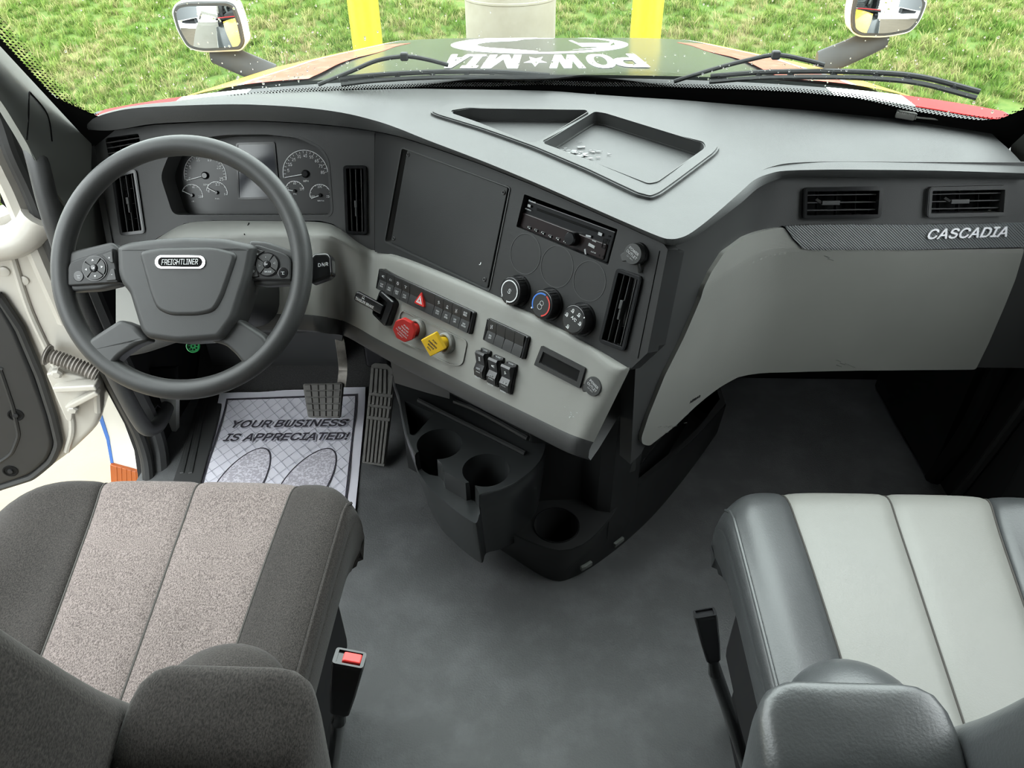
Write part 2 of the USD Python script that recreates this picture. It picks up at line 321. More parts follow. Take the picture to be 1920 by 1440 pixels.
def single(name, mesh, m, label=None, category=None, group=None, kind=None, smooth=30):
    path = '/World/' + numbered('/World', name); g = usdkit.mesh(stage, path, tm(mesh), M[m] if isinstance(m, str) else m, smooth); tag(g.GetPrim(), label, category, group, kind); return path

# ================================================================== measured panels of the cab
A0 = at(703, 250, Z=.88); B0 = at(1245, 465, Z=.88); _l = unit(B0 - A0); _h = np.array([_l[1], -_l[0], 0])
def tilted(o, h, l, deg): return Plane(o, np.asarray(h) * cos(radians(deg)) + np.array([0, 0, 1]) * sin(radians(deg)), l)
PS = tilted(A0, _h, _l, 20)                                  # centre stack, turned towards the driver
PK = tilted(PS.pw(920, 548), _h, _l, 22)                     # grey switch panel below it
PG = tilted(A0, (0, -1, 0), (1, 0, 0), 22)                   # gauge panel
PV = tilted((.651, 1.32, .869), (0, -1, 0), (1, 0, 0), 18)   # passenger vent strip
PW = Plane((-.626, 1.158, .772), (0, -cos(PITCH), sin(PITCH)), (1, 0, 0))   # steering wheel
PP = Plane((-.95, 1.5, .9), unit((1, -.22, 0)), (.22, 1, 0)) # left windshield pillar
PPu = np.array([.35, 1, 0])

# ================================================================== the room: floor, walls, roof
def struct(name, mesh, m, smooth=30): return single(name, mesh, m, kind='structure', smooth=smooth)
struct('floor', box(2.12, 3.7, .04, (0, .1, -.02)), 'floor')
struct('wall_front', thick(np.array([[(x, 1.9, -.03), (x, 1.93, .25), (x, 1.98, .5), (x, 1.95, .72)] for x in (-1.05, -.3, .3, 1.05)]), (0, .03, 0)), 'dark')
rv = [(-1.0, y, z) for y, z in ((1.12, 1.925), (.9, 1.98), (.45, 2.01), (.1, 2.02))]
struct('ceiling', thick(np.array([[(x, y, z) for _, y, z in rv] for x in (-1.08, 0, 1.08)]), (0, 0, .04)), 'liner')
struct('ceiling', box(2.16, 1.85, .06, (0, -.82, 2.03)), 'dark')
struct('wall_back', box(2.16, .04, 2.1, (0, -1.72, 1.0)), 'dark')
# left side: pillar post ahead of the open door, roof rail and rear post
def sidewall(x0, x1, yz): return xf(ext(yz if hasattr(yz, 'geom_type') else Polygon(yz), 0, x1 - x0), np.array([[0, 0, 1, x0], [1, 0, 0, 0], [0, 1, 0, 0], [0, 0, 0, 1.]]))
JX = -1.045
jamb_px = [(-70, 60), (0, 200), (28, 280), (60, 350), (88, 420), (112, 480), (160, 595), (215, 712), (258, 795), (276, 845), (282, 890), (284, 960)]
jamb = [tuple(at(*p, X=JX)[1:]) for p in jamb_px]
post = [(1.95, .78), (1.62, .80), (1.46, .86), (1.25, 1.16), (.75, 1.93)] + [(.62, 1.93)] + jamb + [(jamb[-1][0], -.04), (1.95, -.04)]
struct('wall_left', cat(sidewall(JX - .035, JX, Polygon(post).buffer(0)), sidewall(JX - .035, JX, [(1.1, 1.86), (1.12, 1.95), (.9, 2.0), (-1.7, 2.0), (-1.7, -.04), (.36, -.04), (.30, 1.86), (.5, 1.88)])), 'dark')
rpost = [(1.95, -.04), (1.95, .78), (1.62, .80), (1.46, .86), (1.25, 1.16), (.75, 1.93), (1.1, 1.88), (1.12, 1.95), (.9, 2.0), (-1.7, 2.0), (-1.7, -.04), (-.1, -.04)]
Rw = Polygon(rpost, [[(1.06, 1.18), (.60, 1.84), (.32, 1.84), (.30, .98), (1.06, .96)]])
struct('wall_right', sidewall(1.045, 1.08, Rw), 'dark')
rd = T('trim', kind='structure')
rd.add('door_pillar', tube(smoothline([(1.035, 1.47, 0), (1.03, 1.42, .2), (1.02, 1.40, .42), (1.015, 1.37, .62), (1.02, 1.3, .85)], 6), .022, 10), 'dark')
rd.add('door_seal', tube(smoothline([(1.04, 1.38, 0), (1.035, 1.33, .2), (1.035, 1.29, .42), (1.035, 1.26, .62), (1.03, 1.2, .9)], 6), .012, 8), 'seal')
rd.add('kick_panel', box(.03, .4, .5, (1.03, 1.66, .26)), 'black')
rd.add('door_pocket', rbox(.05, .9, .3, .02, (1.02, .75, .3)), 'dark')

# windshield: curved glass, black frit band with dots
def gy(x): return 1.83 - .35 * (abs(x) / .95) ** 2
GD = np.array([0, -.58, .815])
gx = np.linspace(-.932, .932, 41)
def gpt(x, k): return np.array([x, gy(x), .9]) + GD * k + np.array([0, -1, 0]) * .012 * sin(min(max(k, 0), 1.3) / 1.3 * pi) * 0
gk = np.linspace(-.11, 1.25, 14)
WG = Surf([[gpt(x, k) for x in gx] for k in (-.11, 1.25)], 81, 60, smooth=False)
w1 = T('window', kind='structure')
w1.add('windshield_glass', sheet([[gpt(x, k) for k in gk] for x in gx]), 'glass', smooth=True)
def frit_k(x):   # height of the black band's edge above the glass foot
    return float(np.interp(abs(x), [0, .12, .34, .55, .66, .76, .83, .88, .9, .93, .96], [-.008, -.012, 0, .017, .021, .006, .006, .012, .05, .11, .2]))
g = np.array([[gpt(x, k) + np.array([0, -.002, .0]) for k in np.linspace(-.11, frit_k(x), 5)] for x in np.linspace(-.932, .932, 81)])
fr = [sheet(g)]
for sx in (-1, 1): fr.append(sheet(np.array([[gpt(sx * (.932 - e), k) + np.array([0, -.002, 0]) for e in np.linspace(0, .008, 3)] for k in np.linspace(0, 1.25, 20)])))
w1.add('frit_band', cat(*fr), 'void')
dv, df = [], []
def dot(p, u, v, r):
    n = len(dv); dv.extend([p + r * (u * cos(a) + v * sin(a)) for a in np.linspace(0, 2 * pi, 6, endpoint=False)]); df.extend([[n, n + i, n + i + 1] for i in range(1, 5)])
for row in range(5):
    for x in (np.arange(-.93, .93, .0062) if row < 3 else []):
        xx = x + (row % 2) * .0031; dot(gpt(xx, frit_k(xx) + .001 + row * .0045) + np.array([0, -.002, 0]), np.array([1., 0, 0]), GD, .0025 - row * .00038)
    for k in np.arange(.02, .75, .0075):
        for sx in (-1, 1): dot(gpt(sx * (.932 - .008 - row * .0052), k + (row % 2) * .0037) + np.array([0, -.002, 0]), np.array([1., 0, 0]), GD, .0033 - row * .0005)
w1.add('frit_dots', trimesh.Trimesh(np.array(dv), df, process=False), 'void', smooth=False, kind='stuff')
w1.add('alignment_mark', cat(bar(WG.pw(1116, 170, .004), WG.pw(1118, 178, .004), .0015, .001), bar(WG.pw(1106, 174, .004), WG.pw(1117, 174, .004), .0015, .001)), 'print2')
rng = np.random.default_rng(3)
ds = []
base_drop = trimesh.creation.icosphere(1, 1.0)
def drops(n, fx):
    for _ in range(n):
        p, nrm = fx(); r = rng.uniform(.0008, .0018) if rng.random() < .85 else rng.uniform(.0018, .0026)
        d = base_drop.copy(); d.apply_scale([r * rng.uniform(.8, 1.3), r * .55, r]); d.apply_translation(p); ds.append(d)
def wsdrop():
    u = rng.random()
    if u < .35: x, k = rng.uniform(-.75, .9), rng.uniform(-.02, .1)
    elif u < .6: x, k = rng.normal(-.62, .12), rng.uniform(.05, .32)
    elif u < .8: x, k = rng.normal(.62, .12), rng.uniform(.05, .32)
    else: x, k = rng.uniform(-.7, .8), rng.uniform(.03, .4)
    x = float(np.clip(x, -.9, .9)); return gpt(x, k) + np.array([0, .004, .003]), None
drops(560, wsdrop)
single('rain_drops', cat(*ds), 'drop', 'small clear rain drops scattered over the outside of the windshield', 'rain drops', kind='stuff', smooth=True)

# ================================================================== dashboard
DB = T('dashboard', 'black and grey truck dashboard wrapping from gauges to glove panel under the windshield', 'dashboard', base=(0, 1.4, .6))
# ---- top pad with its overhanging lip
Lpx = [(163, 243), (200, 245), (240, 240), (290, 232), (400, 227), (470, 226), (560, 230), (640, 237), (703, 246), (745, 255), (800, 272), (900, 307), (1000, 347), (1100, 391), (1180, 427), (1235, 453), (1255, 460), (1275, 458), (1302, 445), (1340, 418), (1390, 380), (1420, 354), (1450, 339), (1480, 333), (1560, 332), (1700, 333), (1800, 334), (1930, 337)]
Tpx = [(161, 230), (190, 216), (235, 205), (290, 200), (400, 196), (470, 196), (560, 201), (640, 211), (703, 226), (745, 240), (800, 262), (900, 300), (1000, 341), (1100, 385), (1180, 420), (1235, 443), (1255, 448), (1275, 446), (1298, 435), (1337, 405), (1386, 362), (1415, 337), (1445, 325), (1475, 320), (1560, 318), (1700, 319), (1800, 321), (1930, 325)]
Bpx = [(163, 232), (200, 216), (260, 200), (340, 188), (440, 176), (520, 171), (600, 168), (670, 166), (740, 166), (785, 166), (840, 167), (915, 168), (980, 169), (1040, 171), (1090, 175), (1130, 178), (1160, 180), (1190, 182), (1222, 184), (1272, 187), (1332, 192), (1380, 196), (1430, 200), (1480, 204), (1560, 211), (1690, 224), (1770, 231), (1850, 240)]
def lipz(i):
    if Lpx[i][0] <= 703: return PG.pw(*Lpx[i], .036), PG.pw(*Tpx[i], .047)
    if Lpx[i][0] <= 1240: return PS.pw(*Lpx[i], .025), PS.pw(*Tpx[i], .034)
    if Lpx[i][0] >= 1470: return PV.pw(*Lpx[i], .023), PV.pw(*Tpx[i], .034)
    return None
lips = [lipz(i) for i in range(len(Lpx))]
known = [i for i in range(len(lips)) if lips[i] is not None]
for i in range(len(lips)):
    if lips[i] is None:
        zl = np.interp(i, known, [lips[k][0][2] for k in known]); zt = np.interp(i, known, [lips[k][1][2] for k in known]); lips[i] = (at(*Lpx[i], Z=zl), at(*Tpx[i], Z=zt))
Bz = np.interp([b[0] for b in Bpx], [163, 230, 340, 440, 640, 960, 1120, 1850], [.865, .885, .91, .92, .905, .885, .88, .88])
Bp = [at(*b, Z=z) for b, z in zip(Bpx, Bz)]
def dens(a): return smoothline(np.array(a), 4)
LL, TT, BB = dens([l[0] for l in lips]), dens([l[1] for l in lips]), dens(Bp)
def padsec(L, Tt, B, rear=True):
    back = unit((B - Tt) * [1, 1, 0] + np.array([0, .05, 0])); out = -back
    s = [L + back * .035 + np.array([0, 0, .004]), L, lerp(L, Tt, .3) + out * .0015, lerp(L, Tt, .75) + out * .0015, Tt]
    n = 10; D = B - Tt
    for k in range(1, n + 1):
        t = k / n; s.append(Tt + D * t + np.array([0, 0, .006 * sin(pi * min(1, t * 1.2)) * (1 - t)]))
    s += [B - np.array([0, 0, .05]), lerp(Tt, B, .5) - np.array([0, 0, .07])]
    return s
secs = np.array([padsec(l, t, b) for l, t, b in zip(LL, TT, BB)])
pad = solidloft(secs)
# tray let into the pad
tray_px = [(805, 211), (835, 194), (872, 191), (1100, 196), (1135, 200), (1338, 262), (1351, 275), (1342, 287), (1240, 357), (1222, 364), (1195, 358), (1100, 316), (1000, 277), (900, 243), (820, 218)]
PT = Plane((.1, 1.45, .9), (0, 0, 1), (1, 0, 0))
_up = secs[:, 4:15].reshape(-1, 3)
_td = np.argmin(np.linalg.norm(proj(_up) - [1080, 275], axis=1)); _p1 = _up[_td]
_td2 = np.argmin(np.linalg.norm(proj(_up) - [860, 205], axis=1)); _p2 = _up[_td2]
_td3 = np.argmin(np.linalg.norm(proj(_up) - [1290, 265], axis=1)); _p3 = _up[_td3]
_tn = np.cross(_p2 - _p1, _p3 - _p1); _tn = _tn if _tn[2] > 0 else -_tn
PT = Plane(_p1, _tn, (1, 0, 0))
tray_o = PT.pts(rp(np.array(tray_px, float), 6, 3), .008)
in1 = [(848, 208), (880, 201), (1098, 204), (1103, 207), (1003, 268), (990, 268), (900, 232), (850, 214)]
in2 = [(1115, 207), (1135, 210), (1318, 266), (1322, 276), (1232, 338), (1216, 341), (1100, 296), (1022, 270), (1020, 265)]
holes = [PT.pts(rp(np.array(i, float), 5, 3), .008) for i in (in1, in2)]
cut = xf(ext(Polygon(tray_o).buffer(-.006), -.035, .05), PT.mat())
try: padm = tm(mf(pad) - mf(cut))
except Exception as e: padm = pad
DB.add('top_pad', padm, 'dash', smooth=40)
trayring = ext(Polygon(tray_o, [Polygon(h).exterior.coords for h in holes]), -.012, .0045)
rim2 = ext(Polygon(tray_o).buffer(-.004).difference(unary_union([Polygon(h).buffer(.002) for h in holes])), .0045, .0065)
from scipy.interpolate import LinearNDInterpolator, NearestNDInterpolator
_pi = LinearNDInterpolator(_up[:, :2], _up[:, 2]); _pn = NearestNDInterpolator(_up[:, :2], _up[:, 2])
def onpad(m):
    v, f = trimesh.remesh.subdivide_to_size(m.vertices, m.faces, .025, max_iter=9); c = np.array(v)[:, 2]; w = np.array([PT.w(x, y, 0) for x, y, _ in v]); z = _pi(w[:, :2]); z = np.where(np.isnan(z), _pn(w[:, :2]), z); w[:, 2] = z + c; return trimesh.Trimesh(w, f, process=False)
DB.add('tray_rim', cat(onpad(trayring), onpad(rim2)), 'dash')
for h in holes:
    p = Polygon(h)
    w = p.difference(p.buffer(-.004)); fl = ext(p.buffer(.001), -.026, -.022); wl = ext(p.buffer(.0015).difference(p.buffer(-.0005)), -.024, .004)
    cv = ext(p.difference(p.buffer(-.004)), -.022, -.019)
    DB.add('tray_floor', xf(cat(fl, wl, cv), PT.mat(0, 0, .002)), 'dash')
def blotch(pl, cx, cy, n, sx, sy, c, seed, rr=(.002, .006)):
    r_ = np.random.default_rng(seed); o = []
    for _ in range(n):
        a, b = pl.ab(cx + r_.normal(0, sx), cy + r_.normal(0, sy), c); k = r_.integers(5, 9); th = np.sort(r_.uniform(0, 2 * pi, k)); R = r_.uniform(*rr) * r_.uniform(.5, 1.2, k); o.append(ext(Polygon(np.stack([a + R * np.cos(th) * 1.6, b + R * np.sin(th)], 1)).convex_hull, c, c + .0005))
    return xf(cat(*o), pl.mat())
DB.add('adhesive_residue', blotch(PT, 1080, 287, 34, 22, 7, -.0178, 4), 'scuff', kind='stuff')
DB.add('adhesive_residue', blotch(PT, 968, 288, 14, 16, 6, .002, 5, (.001, .004)), 'dash', kind='stuff')

# ---- gauge panel
def hole(pl, px, r=6, c=0): return pl.pts(rp(np.array(px, float), r, 4), c)
gp = [(172, 250), (290, 234), (400, 228), (470, 227), (560, 231), (640, 238), (703, 247), (703, 472), (660, 449), (625, 420), (600, 414), (400, 413), (345, 419), (300, 443), (262, 468), (216, 492)]
clus = [(300, 330), (318, 285), (355, 262), (420, 252), (500, 251), (560, 258), (600, 278), (614, 300), (622, 404), (324, 404)]
vL0 = [(196, 258), (261, 249), (266, 284), (204, 298)]; vL = [(212, 330), (256, 318), (273, 436), (228, 441)]; vM = [(645, 311), (687, 311), (689, 440), (650, 437)]
gpoly = Polygon(PG.pts(gp)).difference(unary_union([Polygon(hole(PG, clus, 14)), Polygon(hole(PG, vL0)), Polygon(hole(PG, vL)), Polygon(hole(PG, vM))]))
DB.add('gauge_panel', xf(ext(gpoly, -.03, 0), PG.mat()), 'panel')
scal = PG.pts([(560, 257), (606, 268), (692, 304), (618, 300), (604, 279)])
# cowl scoop beside the gauges
DB.add('gauge_cowl', xf(ext(Polygon(hole(PG, clus, 14)).buffer(.004).difference(Polygon(hole(PG, clus, 14)).buffer(-.001)), -.07, .001), PG.mat()), 'panel')
DB.add('dash_end_cap', solidloft([np.array([PG.pw(x0, y0, c) for x0, y0, c in q]) for q in ([(160, 246, .0), (172, 249, .004), (180, 249, -.08), (160, 246, -.08)], [(207, 492, 0), (218, 492, .004), (226, 492, -.08), (207, 492, -.08)])]), 'panel')
DB.add('dash_back', xf(ext(Polygon(PG.pts(gp)).buffer(-.006), -.11, -.1), PG.mat()), 'void')

# ---- centre stack
sp = [(703, 247), (745, 256), (800, 273), (900, 308), (1000, 348), (1100, 392), (1180, 428), (1245, 458), (1252, 468), (1214, 662), (1180, 694), (1130, 667), (1020, 599), (920, 550), (820, 507), (745, 479), (703, 472)]
scr = [(754, 277), (957, 352), (918, 545), (722, 453)]; rad = [(983, 364), (1158, 430), (1140, 497), (968, 425)]; vS = [(1160, 503), (1206, 519), (1173, 658), (1126, 640)]
spoly = Polygon(PS.pts(sp)).difference(unary_union([Polygon(hole(PS, scr, 5)), Polygon(hole(PS, rad, 2)), Polygon(hole(PS, vS, 5))]))
DB.add('stack_panel', xf(ext(spoly, -.03, 0), PS.mat()), 'black')
DB.add('stack_body', xf(ext(Polygon(PS.pts(sp)).buffer(-.012), -.07, -.05), PS.mat()), 'black')
DB.add('screen_recess', xf(cat(ext(Polygon(hole(PS, scr, 5)).buffer(.004), -.032, -.02), ext(Polygon(hole(PS, scr, 5)).buffer(.0015).difference(Polygon(hole(PS, scr, 5)).buffer(-.001)), -.03, .0015)), PS.mat()), 'soft')
sq_ = rp(PS.pts(np.array(scr, float)), .008, 4); si_ = inset(ccw(sq_), .0075); so_ = inset(ccw(sq_), -.0005); k_ = len(si_)
DB.add('recess_bevel', xf(trimesh.Trimesh(np.vstack([np.c_[so_, np.full(k_, .0006)], np.c_[si_, np.full(k_, -.019)]]), [f for j in range(k_) for f in ([j, (j + 1) % k_, k_ + (j + 1) % k_], [j, k_ + (j + 1) % k_, k_ + j])], process=False), PS.mat()), 'panel', smooth=40)
seam = PS.pts([(1237, 470), (1196, 672)])
DB.add('stack_seam', cat(bar(PS.w(*seam[0], .0004), PS.w(*seam[1], .0004), .0012, .0012), bar(PG.pw(703, 250, .0004), PG.pw(703, 470, .0004), .0016, .0016)), 'void')
blank = []
for cx, cy, r in ((985, 476, 28), (1044, 500, 30), (1105, 527, 30)):
    a, b = PS.ab(cx, cy); R = np.linalg.norm(PS.ab(cx + r, cy + 8) - [a, b])
    DB.add('gauge_blank', xf(ring(R - .0007, R + .0007, -.0002, .0006, 48, cx=a, cy=b), PS.mat()), 'panel')

# ---- grey trim below the gauges and stack
r0 = [(217, 492), (262, 469), (300, 444), (345, 420), (400, 414), (470, 414), (560, 415), (610, 418), (640, 431), (672, 455), (703, 470), (745, 479), (820, 507), (920, 550), (1020, 599), (1110, 649), (1170, 685), (1180, 692)]
r1 = [(217, 502), (262, 482), (300, 462), (345, 446), (400, 441), (470, 438), (560, 437), (610, 441), (640, 452), (672, 472), (703, 487), (745, 493), (820, 521), (920, 563), (1020, 611), (1105, 657), (1150, 693), (1180, 694)]
r3 = [(217, 640), (262, 632), (300, 620), (345, 605), (400, 594), (470, 590), (560, 590), (605, 594), (640, 601), (672, 616), (703, 634), (745, 656), (820, 693), (920, 743), (1010, 787), (1060, 811), (1088, 822), (1113, 830)]
def tpt(p, cg, cs): return PG.pw(*p, cg) if p[0] <= 703 else PS.pw(*p, cs)
row0 = [tpt(p, .002, .002) for p in r0]
row1 = [PG.pw(*p, .06 if p[0] < 620 else .06 - .046 * (p[0] - 620) / 83) if p[0] <= 703 else PS.pw(*p, .014 if p[0] < 1170 else .004) for p in r1]
kb = PK.pw(703, 634, .012)
row3 = []
for p in r3:
    if p[0] >= 640: row3.append(PK.pw(*p, .012 if p[0] < 1100 else -.004))
    else:
        q0, q1 = PK.pw(640, 601, .012), PG.pw(640, 601, .06); row3.append(PG.pw(*p, .075))
row3 = [np.array(r) for r in row3]
# ease the join between the two panels
def dn(a): return smoothline(np.array(a), 4)
R0, R1, R3 = dn(row0), dn(row1), dn(row3)
g = np.array([[a, lerp(a, b, .6) + np.array([0, 0, .004]), b + np.array([0, 0, .001]), lerp(b, c, .06) , lerp(b, c, .3), lerp(b, c, .6), lerp(b, c, .9), c] for a, b, c in zip(R0, R1, R3)])
DB.add('grey_trim_panel', thick(g, (0, .012, -.006)), 'trim', smooth=40)
# dark lip under the grey trim, and the closed underside
lipu = []
for i, c in enumerate(R3):
    o = unit((c - R1[i]) * [1, 1, .6]); inn = np.array([.25, .6, 0]) if c[0] > -.35 else np.array([0, .7, 0])
    lipu.append([c + np.array([0, 0, .001]), c + o * .006 + np.array([0, 0, .001]), c + o * .013 + np.array([0, 0, -.005]), c + o * .014 + np.array([0, 0, -.020]), c + o * .006 + np.array([0, 0, -.034]), c + unit(inn) * .03 + np.array([0, 0, -.04]), c + unit(inn) * .22 + np.array([0, 0, -.06])])
DB.add('lower_lip', sheet(lipu), 'panel', smooth=40)
DB.add('apron', thick(np.array([[PK.pw(x0, y0, -.05), PK.pw(x1, y1, -.075)] for x0, y0, x1, y1 in ((728, 655, 740, 718), (790, 690, 795, 735), (842, 718, 843, 748))]), (0, .01, 0)), 'panel')
DB.add('trim_seam', cat(bar(PG.pw(467, 418, .02), PG.pw(458, 440, .062), .002, .003)), 'void')
DB.add('scuff_mark', blotch(PK, 1075, 775, 10, 9, 9, .0125, 8, (.0006, .0016)), 'print2')

# ---- passenger side: dark surround, grey glove panel, woven strip
Wrow = [[(.18, 1.05, .90), (.25, 1.125, .90), (.325, 1.217, .90), (.402, 1.305, .90), (.49, 1.33, .90), (.7, 1.33, .90), (.99, 1.33, .90)],
        [(.155, 1.015, .755), (.235, 1.098, .755), (.318, 1.188, .755), (.398, 1.262, .755), (.485, 1.283, .755), (.7, 1.283, .755), (.985, 1.283, .755)],
        [(.18, 1.085, .40), (.27, 1.165, .40), (.345, 1.225, .40), (.415, 1.257, .40), (.49, 1.266, .40), (.7, 1.268, .40), (.985, 1.268, .40)],
        [(.185, 1.105, .30), (.275, 1.18, .30), (.35, 1.235, .30), (.42, 1.265, .30), (.495, 1.272, .30), (.7, 1.274, .30), (.985, 1.274, .30)]]
SW = Surf(Wrow, 90, 90)
def clipb(px_top, px_bot, n=24):
    return None
gl = [(1466, 425), (1430, 430), (1390, 443), (1350, 472), (1325, 510), (1305, 560), (1275, 630), (1240, 700), (1210, 775), (1197, 815), (1198, 828), (1212, 832), (1260, 795), (1300, 757), (1345, 722), (1380, 703), (1420, 696), (1480, 694), (1600, 691), (1720, 690), (1826, 689), (1850, 640), (1880, 570), (1900, 520), (1916, 464), (1700, 466), (1520, 466), (1500, 464), (1484, 449)]
GP = np.array([SW.hit(*p) for p in rp(np.array(gl, float), 5, 3)])
# dark surround down to the grey panel's lower edge
low = sorted([SW.hit(*p) for p in [(1212, 832), (1260, 795), (1300, 757), (1345, 722), (1380, 703), (1420, 696), (1480, 694), (1826, 689)]], key=lambda q: q[0])
srd = np.array([(0, 0)] + [(s, 0) for s in np.linspace(.03, 1, 20)] + [(1, low[-1][1])] + [tuple(q) for q in low[::-1]] + [(0, low[0][1] + .06)])
vholes = [Polygon(np.array([SW.hit(*p) for p in rp(np.array(q, float), 4, 2)])) for q in ([(1509, 356), (1648, 354), (1644, 404), (1507, 405)], [(1742, 355), (1881, 352), (1877, 400), (1738, 403)])]
DB.add('passenger_surround', SW.plate_ab(Polygon(srd).buffer(0).difference(unary_union(vholes)), -.03, 0, .015), 'panel', smooth=40)
DB.add('glove_panel', SW.plate_ab(GP, -.002, .008, .012), 'trim', smooth=40)
st = [(1466, 423), (1484, 447), (1500, 463), (1520, 465), (1700, 465), (1916, 461), (1921, 417), (1700, 420)]
DB.add('woven_strip', SW.plate(st, -.002, .012, .02), 'carbon', smooth=25)
for (cx, cy), n, sd in (((1575, 678), 6, 2), ((1255, 795), 8, 3), ((1558, 480), 2, 5)):
    r_ = np.random.default_rng(sd); o = []
    for _ in range(n):
        s, t = SW.hit(cx + r_.normal(0, 12), cy + r_.normal(0, 3)); o.append(bar(SW.w(s - .006, t, .0084), SW.w(s + .006, t + .004, .0084), .0012, .0006))
    DB.add('scuff_mark', cat(*o), 'scuffd')
# airbag lettering on the glove panel's corner
s, t = SW.hit(1297, 744); p0, p1 = SW.w(s - .004, t, .005), SW.w(s + .004, t, .005); PA = Plane(SW.w(s, t, .0085), np.cross(p1 - p0, SW.w(s, t + .01, .005) - p0) * -1, p1 - p0)
if PA.n @ (EYE - PA.o) < 0: PA = Plane(PA.o, -PA.n, p1 - p0)
DB.add('airbag_lettering', xf(text('AIRBAG', .006, .0006), PA.mat()), 'dark')
# maker's script on the strip
s0, t0 = SW.hit(1732, 437); s1, t1 = SW.hit(1880, 432); pa, pb = SW.w(s0, t0, .012), SW.w(s1, t1, .012)
PC = Plane((pa + pb) / 2, SW.nr[70, 20], pb - pa); wd = np.linalg.norm(pb - pa)
script = text('CASCADIA', .017, .004, True, .28, width=wd)
sc = T('script_badge', 'slanted chrome model lettering on the woven strip below the right-hand vents', 'badge', M4=PC.mat())
sc.add('letters', script, 'silver', local=True)

# ================================================================== air vents
def frame_quad(q, r=.006):
    """Local frame of a panel opening: centre, half sizes."""
    return rp(q, r, 3)
def vent(pl, px, nslat, vertical, label, tab=None, group='dashboard air vents', lip=.006, frame=True, rim='gloss', slat='soft', fw=.0055):
    q = pl.pts(px); c = q.mean(0); ang = 0
    e = (q[1] - q[0] + q[2] - q[3]) / 2; ang = math.atan2(e[1], e[0]); Rm = np.array([[cos(ang), sin(ang)], [-sin(ang), cos(ang)]]); L = (q - c) @ Rm.T
    t = T('air_vent', label, 'air vent', M4=pl.mat(c[0], c[1], 0, ang), group=None)
    o = Polygon(rp(L, .007, 3)); i = o.buffer(-fw)
    if frame:
        t.add('frame', cat(ext(o.buffer(.001).difference(i), -.028, lip - .001), ext(o.buffer(-.0005).difference(i.buffer(.0005)), lip - .001, lip)), rim, local=True)
    else: t.add('frame', ext(o.buffer(.0005).difference(o.buffer(-.001)), -.028, .0005), rim, local=True)
    if not frame: i = o.buffer(-.0008)
    t.add('duct', ext(o, -.05, -.046), 'void', local=True)
    x0, y0, x1, y1 = i.bounds
    def across(k):
        # both ends of slat k on the opening's own (slightly skewed) sides
        f = (k + 1) / (nslat + 1)
        if vertical: return lerp(L[0], L[1], f), lerp(L[3], L[2], f)
        return lerp(L[0], L[3], f), lerp(L[1], L[2], f)
    sl_ = []
    for k in range(nslat):
        a, b = across(k); d = unit(b - a); a, b = a + d * (fw if frame else .001), b - d * (fw if frame else .001)
        sl_.append(t.add('slat', bar((*a, -.006), (*b, -.006), .002 if vertical else .010, .010 if vertical else .002, .0008) if vertical else bar((*a, -.006), (*b, -.006), .0022, .011, .0008), slat, local=True))
    if tab is not None:
        f, k = tab; a, b = across(k); p = lerp(a, b, f); d = unit(b - a); n = np.array([-d[1], d[0]])
        A, B = p - d * .016, p + d * .016
        if vertical: t.add('tab', parent=sl_[k], m=slat, local=True, mesh=cat(bar((*A, .002), (*B, .002), .004, .006, .001), bar((*(A - n * 0), .0045), (*(lerp(A, B, .45)), .0045), .006, .005, .001)))
        else: t.add('tab', parent=sl_[k], m=slat, local=True, mesh=cat(bar((*A, .003), (*B, .003), .008, .007, .001), bar((*(A - d * .008 + n * .006), -.004), (*A, .003), .005, .004, .001)))
    for k in range(3):   # the crosswise guide vanes deep in the duct
        f = (k + 1) / 4
        if vertical: a, b = lerp(L[0], L[3], f), lerp(L[1], L[2], f)
        else: a, b = lerp(L[0], L[1], f), lerp(L[3], L[2], f)
        t.add('guide_vane', bar((*lerp(a, b, .05), -.026), (*lerp(a, b, .95), -.026), .0015, .012, .0005), 'dark', local=True)
    return t
vent(PG, vL0, 3, False, 'small defroster vent with three flat slats at the top left end of the gauge panel', frame=False, rim='panel', slat='panel')
vent(PG, vL, 3, True, 'tall air vent at the left end of the gauge panel behind the steering wheel rim', (.52, 1))
vent(PG, vM, 3, True, 'tall narrow air vent between the gauges and the blank screen plate', (.62, 1))
vent(PS, vS, 3, True, 'tall slanted air vent beside the climate knobs on the centre stack', (.5, 1))
vent(PV, [(1505, 352), (1651, 350), (1647, 407), (1503, 409)], 3, False, 'wide passenger air vent nearer the centre stack, with a dark frame', (.36, 1), fw=.006, lip=.011)
vent(PV, [(1738, 351), (1885, 348), (1881, 403), (1734, 406)], 3, False, 'wide passenger air vent above the chrome script lettering, with a lighter frame', (.42, 1), rim='panel', fw=.006, lip=.011)

